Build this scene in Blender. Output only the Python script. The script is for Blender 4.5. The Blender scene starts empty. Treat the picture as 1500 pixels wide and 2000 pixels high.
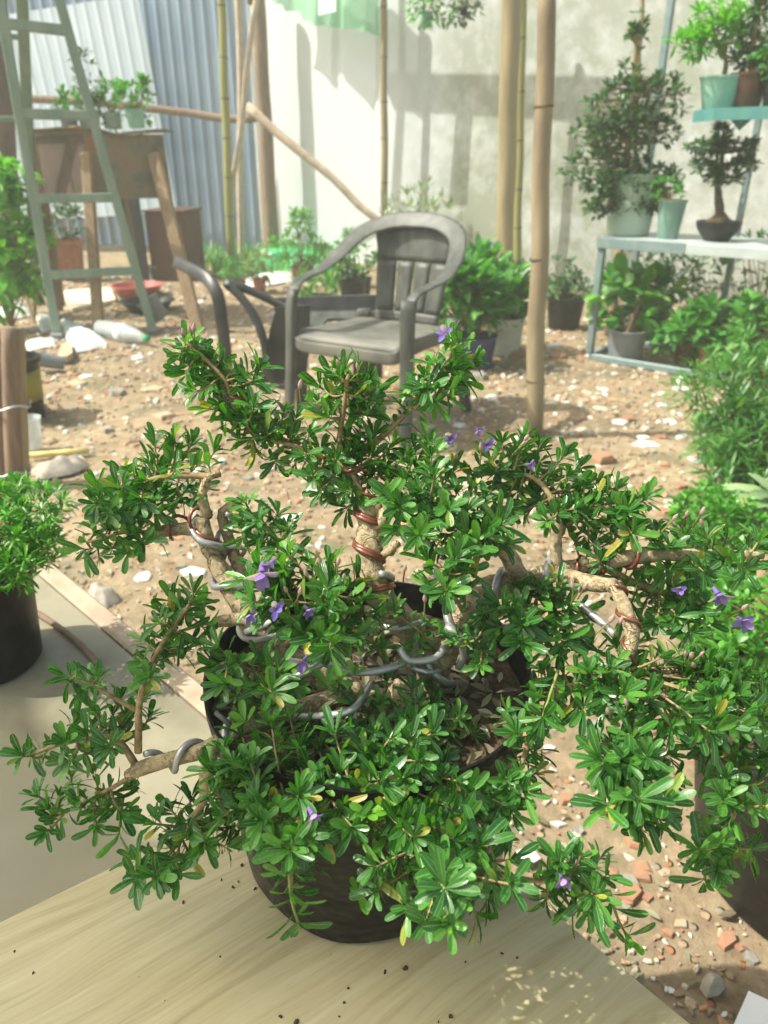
import bpy, math, random
from mathutils import Vector, Matrix, noise
V = Vector
rnd = random.Random(11)
U = rnd.uniform
sc = bpy.context.scene
COL = sc.collection
# ------------------------------------------------------------------ camera model
F = 1450.0
TH = math.atan(700/1450)
CH = 1.0
ST, CT = math.sin(TH), math.cos(TH)
def rdir(x, y):
    u, v = x-750, 1000-y
    return V((u, v*ST+F*CT, v*CT-F*ST))
def onz(x, y, h):
    d = rdir(x, y); return V((0, 0, CH)) + d*((h-CH)/d.z)
def ony(x, y, Y):
    d = rdir(x, y); return V((0, 0, CH)) + d*(Y/d.y)
def pxm(p):          # metres per photo pixel at a point
    return (p.y*CT - (p.z-CH)*ST)/F
# sun
SEL = math.radians(52); sh = V((-1, -0.04)).normalized()
SUN = V((sh.x*math.cos(SEL), sh.y*math.cos(SEL), math.sin(SEL)))
# white wall plane
WC = V((-1.36, 8.9, 0)); WD = V((0.75, -0.6614, 0)); WN = V((-0.6614, -0.75, 0))
def onwall(x, y, off=0.0):
    d = rdir(x, y); o = V((0, 0, CH))
    t = ((WC + WN*off - o).dot(WN))/d.dot(WN)
    return o + d*t

# ------------------------------------------------------------------ mesh builder
def frame(d):
    d = d.normalized()
    a = V((0, 0, 1)) if abs(d.z) < .9 else V((1, 0, 0))
    s = d.cross(a).normalized(); return s, s.cross(d).normalized()
def catmull(pts, step):
    pts = [V(p) for p in pts]
    if len(pts) == 2:
        n = max(2, int((pts[1]-pts[0]).length/step)+1)
        return [pts[0].lerp(pts[1], i/(n-1)) for i in range(n)]
    out = []
    P = [pts[0]*2-pts[1]] + pts + [pts[-1]*2-pts[-2]]
    for i in range(1, len(P)-2):
        a, b, c, d = P[i-1:i+3]
        n = max(1, int((c-b).length/step))
        for k in range(n):
            t = k/n
            out.append(.5*((2*b)+(c-a)*t+(2*a-5*b+4*c-d)*t*t+(3*b-a-3*c+d)*t**3))
    out.append(pts[-1]); return out
class MB:
    def __init__(s): s.v = []; s.f = []; s.uv = []
    def add(s, vs, fs, uv=None):
        o = len(s.v); s.v += [tuple(p) for p in vs]; s.f += [tuple(i+o for i in f) for f in fs]
        s.uv += uv if uv else [(0, 0)]*len(vs)
    def tube(s, pts, r, n=8, cap=True, jit=0, flat=1.0):
        pts = [V(p) for p in pts]; m = len(pts)
        rr = r if isinstance(r, (list, tuple)) else [r]*m
        if len(rr) == 2 and m != 2: rr = [rr[0]+(rr[1]-rr[0])*i/(m-1) for i in range(m)]
        vs = []; fs = []; sd = None
        for i, p in enumerate(pts):
            d = (pts[min(i+1, m-1)]-pts[max(i-1, 0)])
            if d.length < 1e-9: d = V((0, 0, 1))
            d.normalize()
            if sd is None: sd, up = frame(d)
            else:
                sd = (sd - d*sd.dot(d)); sd = sd.normalized() if sd.length > 1e-6 else frame(d)[0]
            up = sd.cross(d)
            for k in range(n):
                a = 2*math.pi*k/n; q = rr[i]*(1+(U(-jit, jit) if jit else 0))
                vs.append(p + sd*math.cos(a)*q + up*math.sin(a)*q*flat)
        for i in range(m-1):
            for k in range(n):
                k2 = (k+1) % n
                fs.append((i*n+k, i*n+k2, (i+1)*n+k2, (i+1)*n+k))
        if cap:
            fs.append(tuple(range(n-1, -1, -1))); fs.append(tuple((m-1)*n+k for k in range(n)))
        s.add(vs, fs); return s
    def sweep(s, pts, ups, w, t, cap=True):     # rounded flat bar: width w across, thickness t along up
        pts = [V(p) for p in pts]; m = len(pts); vs = []; fs = []; n = 12
        for i, p in enumerate(pts):
            d = (pts[min(i+1, m-1)]-pts[max(i-1, 0)]).normalized()
            up = V(ups[i] if isinstance(ups, list) else ups); sd = d.cross(up).normalized(); up = sd.cross(d)
            ww = w[i] if isinstance(w, list) else w; tt = t[i] if isinstance(t, list) else t
            for k in range(n):
                a = 2*math.pi*k/n; c, q = math.cos(a), math.sin(a)
                c = math.copysign(abs(c)**.45, c); q = math.copysign(abs(q)**.6, q)
                vs.append(p + sd*c*ww/2 + up*q*tt/2)
        for i in range(m-1):
            for k in range(n):
                k2 = (k+1) % n; fs.append((i*n+k, i*n+k2, (i+1)*n+k2, (i+1)*n+k))
        if cap: fs.append(tuple(range(n-1, -1, -1))); fs.append(tuple((m-1)*n+k for k in range(n)))
        s.add(vs, fs); return s
    def lathe(s, prof, c=(0, 0, 0), n=32, wob=0, ax=None, square=0):
        c = V(c); vs = []; fs = []; m = len(prof)
        M = ax.normalized().to_track_quat('Z', 'Y').to_matrix() if ax else Matrix.Identity(3)
        for i, (r, z) in enumerate(prof):
            for k in range(n):
                a = 2*math.pi*k/n; q = r
                if wob: q *= 1+wob*noise.noise(V((math.cos(a)*2, math.sin(a)*2, z*9+c.x)))
                vs.append(c + M @ V((math.cos(a)*q, math.sin(a)*q, z)))
        for i in range(m-1):
            for k in range(n):
                k2 = (k+1) % n; fs.append((i*n+k, i*n+k2, (i+1)*n+k2, (i+1)*n+k))
        if prof[0][0] > 0: fs.append(tuple(range(n-1, -1, -1)))
        if prof[-1][0] > 0: fs.append(tuple((m-1)*n+k for k in range(n)))
        s.add(vs, fs); return s
    def box(s, c, size, M=None, b=0.0):
        c = V(c); x, y, z = [q/2 for q in size]; M = M or Matrix.Identity(3)
        if b <= 0:
            vs = [c+M@V((i*x, j*y, k*z)) for k in (-1, 1) for j in (-1, 1) for i in (-1, 1)]
            s.add(vs, [(0, 2, 3, 1), (4, 5, 7, 6), (0, 1, 5, 4), (2, 6, 7, 3), (0, 4, 6, 2), (1, 3, 7, 5)])
        else:
            rings = []
            for zz, q in ((-z, b), (-z+b, 0), (z-b, 0), (z, b)):
                rings.append([V((i, j, zz)) for i, j in ((-x+q+b, -y+q), (x-q-b, -y+q), (x-q, -y+q+b), (x-q, y-q-b), (x-q-b, y-q), (-x+q+b, y-q), (-x+q, y-q-b), (-x+q, -y+q+b))])
            vs = [c+M@p for r in rings for p in r]; fs = [tuple(range(7, -1, -1)), tuple(24+k for k in range(8))]
            for i in range(3):
                for k in range(8): fs.append((i*8+k, i*8+(k+1) % 8, (i+1)*8+(k+1) % 8, (i+1)*8+k))
            s.add(vs, fs)
        return s
    def beam(s, a, b, w, t, up=(0, 0, 1)):
        a, b = V(a), V(b); d = (b-a); L = d.length; d.normalize(); up = V(up)
        sd = d.cross(up)
        sd = sd.normalized() if sd.length > 1e-4 else frame(d)[0]
        up = sd.cross(d)
        M = Matrix((d, sd, up)).transposed()
        return s.box((a+b)/2, (L, w, t), M, min(w, t)*.12)
    def prism(s, poly, dz):     # polygon (list of V) extruded by vector dz
        n = len(poly); poly = [V(p) for p in poly]; dz = V(dz)
        s.add(poly+[p+dz for p in poly], [tuple(range(n-1, -1, -1)), tuple(range(n, 2*n))]+[(k, (k+1) % n, n+(k+1) % n, n+k) for k in range(n)])
        return s
    def grid(s, fn, nu, nv):
        vs = [fn(i/nu, j/nv) for j in range(nv+1) for i in range(nu+1)]
        uv = [(i/nu, j/nv) for j in range(nv+1) for i in range(nu+1)]
        s.add(vs, [(j*(nu+1)+i, j*(nu+1)+i+1, (j+1)*(nu+1)+i+1, (j+1)*(nu+1)+i) for j in range(nv) for i in range(nu)], uv)
        return s
    def chip(s, c, size, yaw):
        x, y, z = size; M = Matrix.Rotation(yaw, 3, 'Z') @ Matrix.Rotation(U(-.3, .3), 3, 'X'); n = rnd.choice((4, 5, 5, 6)); a0 = U(0, 6)
        rr = [U(.6, 1.15) for _ in range(n)]; an = [a0+6.283*(i+U(-.25, .25))/n for i in range(n)]
        vs = [V(c)+M@V((math.cos(a)*r*x/2*q, math.sin(a)*r*y/2*q, h*z*U(.8, 1.2))) for q, h in ((1, -.5), (1, .25), (.72, .55)) for a, r in zip(an, rr)]
        s.add(vs, [tuple(2*n+i for i in range(n))]+[(k*n+i, k*n+(i+1) % n, (k+1)*n+(i+1) % n, (k+1)*n+i) for k in (0, 1) for i in range(n)])
    PROF = [(0, .10), (.10, .22), (.3, .62), (.52, .92), (.74, 1.0), (.89, .86), (.965, .58), (1.0, .16)]
    PROFS = [(0, .15), (.3, .8), (.65, 1.0), (1.0, .1)]
    def leaf(s, p, d, n, L, W, curl=.15, fold=.18, fine=True, prof=None):
        d = d.normalized(); n = (n - d*n.dot(d))
        n = n.normalized() if n.length > 1e-5 else frame(d)[1]
        sd = d.cross(n); P = prof or (s.PROF if fine else s.PROFS)
        vs = []; uv = []; fs = []; tw = U(-.25, .25)
        for t, w in P:
            c = p + d*(L*t) - n*(curl*L*t*t); w2 = w*W/2
            sdt = (sd + n*(tw*t)).normalized()
            if fine:
                vs += [c - sdt*w2 + n*(fold*w2), c - sdt*w2*.5 + n*(fold*w2*.25), c, c + sdt*w2*.5 + n*(fold*w2*.25), c + sdt*w2 + n*(fold*w2)]
                uv += [(0, t), (.25, t), (.5, t), (.75, t), (1, t)]
            else:
                vs += [c - sdt*w2 + n*(fold*w2), c, c + sdt*w2 + n*(fold*w2)]; uv += [(0, t), (.5, t), (1, t)]
        k = 5 if fine else 3
        for i in range(len(P)-1):
            for j in range(k-1): fs.append((i*k+j, i*k+j+1, (i+1)*k+j+1, (i+1)*k+j))
        s.add(vs, fs, uv)
    def build(s, name, m, parent=None, smooth=True, local=False):
        me = bpy.data.meshes.new(name)
        o = V((0, 0, 0))
        if parent is not None and not local: o = ORG[parent]
        elif parent is None and not local and s.v:
            xs = s.v; n = len(xs)
            mn = [min(p[i] for p in xs) for i in range(3)]; mx = [max(p[i] for p in xs) for i in range(3)]
            o = V(((mn[0]+mx[0])/2, (mn[1]+mx[1])/2, mn[2]))
        me.from_pydata([(p[0]-o.x, p[1]-o.y, p[2]-o.z) for p in s.v], [], s.f)
        ul = me.uv_layers.new(name='UVMap')
        buf = [0.0]*(2*len(me.loops)); vi = [0]*len(me.loops); me.loops.foreach_get('vertex_index', vi)
        for i, k in enumerate(vi): buf[2*i], buf[2*i+1] = s.uv[k]
        ul.data.foreach_set('uv', buf)
        me.materials.append(m)
        if smooth: me.polygons.foreach_set('use_smooth', [True]*len(me.polygons))
        me.update()
        ob = bpy.data.objects.new(name, me); COL.objects.link(ob)
        if parent is not None: ob.parent = parent; ORG[ob] = ORG[parent]
        else: ob.location = o; ORG[ob] = o
        if smooth == 'auto': 
            me.set_sharp_from_angle(angle=math.radians(35))
        return ob
ORG = {}
def tag(o, label, cat, group=None, kind=None):
    if label: o['label'] = label
    if cat: o['category'] = cat
    if group: o['group'] = group
    if kind: o['kind'] = kind
    return o
def thing(name, loc, label, cat, group=None):
    o = bpy.data.objects.new(name, None); o.empty_display_size = .05
    COL.objects.link(o); o.location = loc; ORG[o] = V(loc)
    return tag(o, label, cat, group)

# ------------------------------------------------------------------ materials
def nodes(name):
    m = bpy.data.materials.new(name); m.use_nodes = True
    nt = m.node_tree; b = nt.nodes['Principled BSDF']
    return m, nt, b
def N(nt, typ, **kw):
    n = nt.nodes.new(typ)
    for k, v in kw.items(): setattr(n, k, v)
    return n
def ramp(nt, stops, fac, interp='LINEAR'):
    r = N(nt, 'ShaderNodeValToRGB'); e = r.color_ramp; e.interpolation = interp
    while len(e.elements) < len(stops): e.elements.new(.5)
    for i, (p, c) in enumerate(stops):
        e.elements[i].position = p; e.elements[i].color = (*c, 1)
    nt.links.new(fac, r.inputs[0]); return r.outputs[0]
def mixc(nt, a, b, fac, mode='MIX'):
    n = N(nt, 'ShaderNodeMix', data_type='RGBA', blend_type=mode)
    L = nt.links
    for s, i in ((fac, 0), (a, 6), (b, 7)):
        if hasattr(s, 'is_output'): L.new(s, n.inputs[i])
        elif isinstance(s, (int, float)): n.inputs[i].default_value = s
        else: n.inputs[i].default_value = (*s, 1)
    return n.outputs[2]
def noi(nt, scale, detail=5, rough=.55, vec=None, dist=0):
    n = N(nt, 'ShaderNodeTexNoise'); n.inputs['Scale'].default_value = scale; n.inputs['Detail'].default_value = detail
    n.inputs['Roughness'].default_value = rough; n.inputs['Distortion'].default_value = dist
    if vec is None: vec = coord(nt)
    nt.links.new(vec, n.inputs['Vector']); return n.outputs['Fac']
def coord(nt, scale=None, rot=None):
    t = N(nt, 'ShaderNodeTexCoord').outputs['Object']
    if scale or rot:
        m = N(nt, 'ShaderNodeMapping')
        if scale: m.inputs['Scale'].default_value = scale
        if rot: m.inputs['Rotation'].default_value = rot
        nt.links.new(t, m.inputs['Vector']); t = m.outputs[0]
    return t
def bump(nt, b, h, st=.3, dist=.01):
    n = N(nt, 'ShaderNodeBump'); n.inputs['Strength'].default_value = st; n.inputs['Distance'].default_value = dist
    nt.links.new(h, n.inputs['Height']); nt.links.new(n.outputs[0], b.inputs['Normal'])
def mat(name, c1, c2=None, scale=20, rough=.6, bst=.2, bd=.003, metal=0, spec=.4, stretch=None, lo=.35, hi=.65, c3=None, detail=5):
    m, nt, b = nodes(name)
    c2 = c2 or tuple(q*.75 for q in c1)
    vec = coord(nt, stretch)
    f = noi(nt, scale, detail, .6, vec)
    st = [(lo, c1), (hi, c2)] if c3 is None else [(lo, c1), ((lo+hi)/2, c2), (hi, c3)]
    nt.links.new(ramp(nt, st, f), b.inputs['Base Color'])
    b.inputs['Roughness'].default_value = rough; b.inputs['Metallic'].default_value = metal
    b.inputs['Specular IOR Level'].default_value = spec
    if bst: bump(nt, b, f, bst, bd)
    return m
def leafmat(name, ca, cb, cc=None, rough=.38, trans=.3, rib=None, spec=.5, wet=False):
    m, nt, b = nodes(name); L = nt.links
    g = N(nt, 'ShaderNodeNewGeometry')
    st = [(0, ca), (.75, cb)] + ([(1, cc)] if cc else [])
    if cc and rib: st = [(0, ca), (.70, cb), (.955, cc), (.985, (.42, .33, .05))]
    base = ramp(nt, st, g.outputs['Random Per Island'])
    if rib:
        uv = N(nt, 'ShaderNodeUVMap'); sx = N(nt, 'ShaderNodeSeparateXYZ'); L.new(uv.outputs[0], sx.inputs[0])
        a = N(nt, 'ShaderNodeMath', operation='SUBTRACT'); L.new(sx.outputs[0], a.inputs[0]); a.inputs[1].default_value = .5
        ab = N(nt, 'ShaderNodeMath', operation='ABSOLUTE'); L.new(a.outputs[0], ab.inputs[0])
        ribm = ramp(nt, [(.03, (1, 1, 1)), (.09, (0, 0, 0))], ab.outputs[0])
        # side veins: slanted lines
        vv = N(nt, 'ShaderNodeMath', operation='MULTIPLY_ADD'); L.new(ab.outputs[0], vv.inputs[0]); vv.inputs[1].default_value = -.55; L.new(sx.outputs[1], vv.inputs[2])
        vm = N(nt, 'ShaderNodeMath', operation='MULTIPLY'); L.new(vv.outputs[0], vm.inputs[0]); vm.inputs[1].default_value = 55
        vs = N(nt, 'ShaderNodeMath', operation='SINE'); L.new(vm.outputs[0], vs.inputs[0])
        vr = ramp(nt, [(.55, (0, 0, 0)), (1, (1, 1, 1))], vs.outputs[0])
        base2 = mixc(nt, base, rib, ribm)
        edge = ramp(nt, [(.42, (0, 0, 0)), (.5, (1, 1, 1))], ab.outputs[0])
        base = mixc(nt, base2, rib, edge)
        ms = N(nt, 'ShaderNodeMath', operation='MULTIPLY_ADD'); L.new(vr, ms.inputs[0]); ms.inputs[1].default_value = -.25
        L.new(ribm, ms.inputs[2]); 
        ms2 = N(nt, 'ShaderNodeMath', operation='MULTIPLY'); L.new(ms.outputs[0], ms2.inputs[0]); ms2.inputs[1].default_value = -1
        bump(nt, b, ms2.outputs[0], .35, .0006)
    L.new(base, b.inputs['Base Color'])
    if wet:
        rn = ramp(nt, [(.4, (rough*.55,)*3), (.7, (rough*1.5,)*3)], noi(nt, 160, 2))
        L.new(rn, b.inputs['Roughness'])
    else: b.inputs['Roughness'].default_value = rough
    b.inputs['Specular IOR Level'].default_value = spec
    tr = N(nt, 'ShaderNodeBsdfTranslucent')
    tc = mixc(nt, base, (1.6, 1.9, .5), 1.0, 'MULTIPLY'); L.new(tc, tr.inputs[0])
    mx = N(nt, 'ShaderNodeMixShader'); mx.inputs[0].default_value = trans
    L.new(b.outputs[0], mx.inputs[1]); L.new(tr.outputs[0], mx.inputs[2])
    L.new(mx.outputs[0], nt.nodes['Material Output'].inputs[0])
    return m
M = {}
M['leaf'] = leafmat('glossy_leaf', (.023, .098, .019), (.048, .182, .023), (.12, .32, .035), rough=.33, trans=.28, rib=(.11, .29, .06), spec=.65, wet=True)
M['leaf_young'] = leafmat('young_leaf', (.10, .30, .03), (.16, .38, .04), rough=.4, trans=.3)
M['fern'] = leafmat('fern_leaf', (.045, .16, .035), (.085, .25, .05), (.16, .31, .07), trans=.35)
M['lime'] = leafmat('lime_leaf', (.07, .24, .03), (.13, .38, .04), (.22, .50, .06), trans=.4)
M['bush'] = leafmat('bush_leaf', (.045, .19, .02), (.095, .31, .03), (.17, .41, .045), trans=.3)
M['mid'] = leafmat('mid_leaf', (.05, .19, .035), (.09, .30, .055), (.15, .38, .08), trans=.3)
M['dark'] = leafmat('dark_leaf', (.025, .085, .03), (.055, .15, .05), (.09, .21, .07), trans=.2)
M['grey'] = leafmat('grey_leaf', (.14, .20, .10), (.20, .27, .14), trans=.3)
M['succ'] = leafmat('strap_leaf', (.16, .28, .14), (.24, .36, .17), (.27, .30, .10), rough=.5, trans=.15)
M['dry'] = leafmat('dry_leaf', (.22, .14, .07), (.35, .26, .13), rough=.7, trans=.1)
M['litter'] = leafmat('litter_leaf', (.10, .07, .04), (.20, .20, .10), (.30, .30, .20), rough=.6, trans=.1)
M['petal'] = leafmat('petal', (.20, .13, .58), (.30, .19, .66), (.48, .34, .74), rough=.6, trans=.45)
M['bud'] = leafmat('bud', (.40, .24, .20), (.46, .33, .36), (.36, .27, .58), rough=.55, trans=.3)
def bark_mat():
    m, nt, b = nodes('bark'); L = nt.links; vec = coord(nt)
    f = noi(nt, 190, 8, .75, vec); g_ = noi(nt, 45, 5, .6, vec)
    vo = N(nt, 'ShaderNodeTexVoronoi', feature='DISTANCE_TO_EDGE'); vo.inputs['Scale'].default_value = 130; wv_ = N(nt, 'ShaderNodeVectorMath', operation='MULTIPLY_ADD'); nz_ = N(nt, 'ShaderNodeTexNoise'); nz_.inputs['Scale'].default_value = 120; L.new(vec, nz_.inputs['Vector']); L.new(nz_.outputs['Color'], wv_.inputs[0]); wv_.inputs[1].default_value = (.012, .012, .012); L.new(vec, wv_.inputs[2]); L.new(wv_.outputs[0], vo.inputs['Vector'])
    x = ramp(nt, [(.36, (.24, .165, .085)), (.50, (.58, .45, .27)), (.66, (.74, .61, .41))], f)
    x = mixc(nt, x, (.30, .26, .12), ramp(nt, [(.52, (0, 0, 0)), (.66, (.7,)*3)], g_))
    ck = mixc(nt, (0, 0, 0), ramp(nt, [(.0, (.8,)*3), (.10, (0, 0, 0))], vo.outputs['Distance']), ramp(nt, [(.48, (0, 0, 0)), (.62, (.7,)*3)], noi(nt, 70, 4)))
    cr = ck
    x = mixc(nt, x, (.13, .085, .045), cr); L.new(x, b.inputs['Base Color']); b.inputs['Roughness'].default_value = .9
    a_ = N(nt, 'ShaderNodeMath', operation='SUBTRACT'); L.new(f, a_.inputs[0]); L.new(cr, a_.inputs[1]); bump(nt, b, a_.outputs[0], 1, .004); return m
M['bark'] = bark_mat()
M['darkbark'] = mat('dark_bark', (.05, .038, .028), (.10, .075, .05), 60, .85, .5)
M['twig'] = mat('twig', (.20, .14, .06), (.38, .28, .14), 160, .8, .5, .001)
M['shoot'] = mat('green_shoot', (.18, .25, .05), (.26, .24, .08), 90, .6, .1)
M['copper'] = mat('copper_wire', (.17, .055, .035), (.28, .10, .06), 60, .3, .05, metal=.35, spec=.6)
M['alu'] = mat('aluminium_wire', (.36, .36, .36), (.50, .50, .49), 80, .38, .1, .001, metal=.5, spec=.6)
M['blackpl'] = mat('black_plastic', (.010, .010, .010), (.028, .027, .025), 35, .45, .35, .003, lo=.4, hi=.75, spec=.25)
M['potbag'] = mat('black_pot_plastic', (.006, .006, .006), (.020, .019, .017), 13, .38, 1, .012, stretch=(1, 1, 1.3), lo=.45, hi=.85, detail=3, spec=.22)
M['soil'] = mat('soil', (.035, .022, .013), (.12, .08, .045), 140, .95, 1, .006)
M['terra'] = mat('terracotta', (.34, .14, .075), (.22, .09, .05), 25, .8, .2)
M['redpot'] = mat('red_pot', (.38, .13, .09), (.30, .10, .07), 25, .6, .1)
M['brownpot'] = mat('brown_glaze', (.07, .04, .025), (.14, .055, .03), 20, .4, .1)
M['mint'] = mat('mint_glaze', (.20, .42, .33), (.27, .50, .40), 12, .35, .05)
M['palegreen'] = mat('pale_green_pot', (.38, .50, .41), (.46, .57, .48), 8, .5, .05)
M['tealpot'] = mat('teal_pot', (.15, .28, .23), (.20, .33, .27), 10, .5, .05)
M['bluepot'] = mat('blue_glaze', (.025, .035, .13), (.04, .055, .19), 14, .25, .05)
M['whitepot'] = mat('white_pot', (.48, .48, .42), (.60, .60, .55), 10, .5, .05)
M['greypl'] = mat('grey_plastic', (.16, .18, .20), (.22, .24, .25), 16, .5, .1)
M['chair'] = mat('chair_plastic', (.040, .047, .043), (.12, .125, .105), 11, .5, .08, .001, lo=.38, hi=.72, detail=9, stretch=(1.6, 1.6, .5))
M['seat'] = mat('paler_seat', (.07, .075, .068), (.19, .185, .155), 5, .6, .1, .001, detail=9)  # chair plastic in a paler mottled tone, for seat and apron
M['chairdark'] = mat('dark_chair_plastic', (.022, .024, .026), (.06, .06, .058), 10, .4, .05)
M['ladder'] = mat('ladder_metal', (.15, .23, .175), (.22, .28, .22), 14, .5, .08, metal=0, stretch=(1, 1, .3))
M['zinc'] = mat('painted_steel', (.17, .25, .255), (.25, .32, .32), 18, .45, .05, metal=.2)
M['teal'] = mat('teal_steel', (.06, .21, .20), (.09, .26, .24), 14, .45, .05, metal=.1)
M['steelpale'] = mat('pale_steel', (.42, .50, .50), (.50, .56, .55), 14, .45, .05, metal=.2)
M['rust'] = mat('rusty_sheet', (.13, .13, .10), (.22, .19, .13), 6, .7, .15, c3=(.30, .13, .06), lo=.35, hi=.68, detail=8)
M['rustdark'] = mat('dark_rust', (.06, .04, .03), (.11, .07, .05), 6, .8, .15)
M['timber'] = mat('timber', (.34, .24, .14), (.22, .15, .09), 14, .8, .3, .003, stretch=(4, 4, .5))
M['timberdk'] = mat('old_timber', (.17, .12, .085), (.27, .19, .13), 14, .85, .35, .004, stretch=(4, 4, .5))
M['log'] = mat('peeled_log', (.58, .46, .36), (.40, .30, .22), 12, .8, .35, .004)
M['stick'] = mat('bare_stick', (.55, .47, .37), (.42, .33, .24), 12, .8, .3, .003)
M['bamboo'] = mat('bamboo', (.34, .27, .15), (.24, .20, .11), 7, .5, .1, stretch=(2, 2, .4))
M['bambooold'] = mat('old_bamboo', (.33, .27, .17), (.24, .19, .12), 3.2, .55, .15, stretch=(2, 2, .5), c3=(.12, .09, .06), lo=.42, hi=.72)
M['bamboogreen'] = mat('green_bamboo', (.22, .25, .07), (.30, .27, .11), 7, .5, .1, stretch=(2, 2, .4))
M['bambooring'] = mat('bamboo_node', (.13, .10, .06), None, 20, .7, .1)
M['cabinet'] = mat('brown_box_paint', (.06, .024, .018), (.09, .035, .025), 8, .7, .1)
M['black'] = mat('black_board', (.012, .012, .012), (.02, .02, .02), 8, .8, 0)
M['netgreen'] = mat('green_net_cloth', (.04, .36, .14), (.07, .48, .20), 26, .8, .2)
M['cloth'] = mat('pale_cloth', (.52, .60, .62), (.64, .69, .70), 9, .9, .3, .01)
M['clothwhite'] = mat('white_sack', (.66, .64, .64), (.80, .79, .78), 9, .9, .3, .01)
M['card'] = mat('cardboard', (.62, .54, .38), (.74, .66, .50), 7, .9, .1)
M['red'] = mat('red_plastic', (.62, .035, .02), (.5, .03, .02), 7, .5, .05)
M['redbasin'] = mat('faded_red_plastic', (.42, .10, .08), (.33, .08, .06), 7, .5, .05)
M['yellowband'] = mat('yellow_label', (.24, .21, .025), (.30, .25, .03), 8, .5, .05)
M['stone'] = mat('stone', (.30, .27, .22), (.44, .40, .34), 40, .9, .6, .004)
M['paper'] = mat('white_paper', (.82, .82, .82), (.88, .88, .88), 5, .9, 0)
M['yellowbamboo'] = mat('yellow_bamboo', (.55, .46, .14), (.66, .58, .26), 15, .5, .05)
M['tileshard'] = mat('white_shard', (.62, .63, .60), (.75, .75, .73), 15, .5, .05)
M['brickshard'] = mat('brick_shard', (.38, .19, .11), (.30, .19, .12), 45, .92, .5)
M['greyshard'] = mat('grey_shard', (.22, .21, .18), (.34, .32, .27), 30, .9, .3)
M['ochre'] = mat('ochre_shard', (.40, .31, .20), (.48, .38, .25), 20, .9, .2)

def m_glass(name, col, alpha):
    m, nt, b = nodes(name); b.inputs['Base Color'].default_value = (*col, 1); b.inputs['Roughness'].default_value = .2
    b.inputs['Alpha'].default_value = alpha; return m
M['clear'] = m_glass('clear_plastic', (.70, .75, .76), .45)
M['petal_y'] = mat('yellow_petal', (.7, .42, .03), None, 20, .6, 0)

# ground
def ground_mat():
    m, nt, b = nodes('trodden_dirt'); vec = coord(nt)
    a = noi(nt, 1.3, 6, .6, vec); c = noi(nt, 26, 8, .7, vec); d = noi(nt, 5, 6, .65, vec)
    base = ramp(nt, [(.34, (.13, .095, .055)), (.5, (.27, .20, .12)), (.66, (.42, .335, .21))], a)
    fine = ramp(nt, [(.32, (.14, .105, .07)), (.5, (.32, .245, .16)), (.7, (.49, .41, .29))], c)
    x = mixc(nt, base, fine, .5)
    mo = ramp(nt, [(.50, (0, 0, 0)), (.64, (.65,)*3)], d)
    x = mixc(nt, x, (.14, .135, .085), mo)
    vo = N(nt, 'ShaderNodeTexVoronoi'); vo.inputs['Scale'].default_value = 42; nt.links.new(vec, vo.inputs['Vector'])
    sep = N(nt, 'ShaderNodeSeparateColor'); nt.links.new(vo.outputs['Color'], sep.inputs[0])
    near = ramp(nt, [(.22, (1, 1, 1)), (.34, (0, 0, 0))], vo.outputs['Distance'])
    sel = ramp(nt, [(.74, (0, 0, 0)), (.76, (.8,)*3)], sep.outputs[0])
    mk = N(nt, 'ShaderNodeMath', operation='MULTIPLY'); nt.links.new(near, mk.inputs[0]); nt.links.new(sel, mk.inputs[1])
    pc = ramp(nt, [(0, (.42, .18, .08)), (.35, (.50, .36, .22)), (.6, (.32, .28, .22)), (.85, (.62, .56, .46))], sep.outputs[1], 'CONSTANT')
    x = mixc(nt, x, pc, mk.outputs[0])
    nt.links.new(x, b.inputs['Base Color']); b.inputs['Roughness'].default_value = .95; b.inputs['Specular IOR Level'].default_value = .15
    ad = N(nt, 'ShaderNodeMath', operation='ADD'); nt.links.new(c, ad.inputs[0]); nt.links.new(mk.outputs[0], ad.inputs[1])
    bump(nt, b, ad.outputs[0], .8, .012); return m
M['ground'] = ground_mat()
def rubble_mat():
    m, nt, b = nodes('rubble_chips'); g = N(nt, 'ShaderNodeNewGeometry')
    c = ramp(nt, [(0, (.30, .21, .13)), (.28, (.42, .31, .19)), (.50, (.42, .22, .12)), (.62, (.27, .28, .22)), (.70, (.52, .47, .37)), (.90, (.68, .68, .63))], g.outputs['Random Per Island'], 'CONSTANT')
    f = noi(nt, 60, 4); c2 = mixc(nt, c, (.2, .15, .1), ramp(nt, [(.5, (0, 0, 0)), (.8, (.5,)*3)], f))
    nt.links.new(c2, b.inputs['Base Color']); b.inputs['Roughness'].default_value = .9; bump(nt, b, f, .4, .004); return m
M['rubble'] = rubble_mat()
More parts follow.
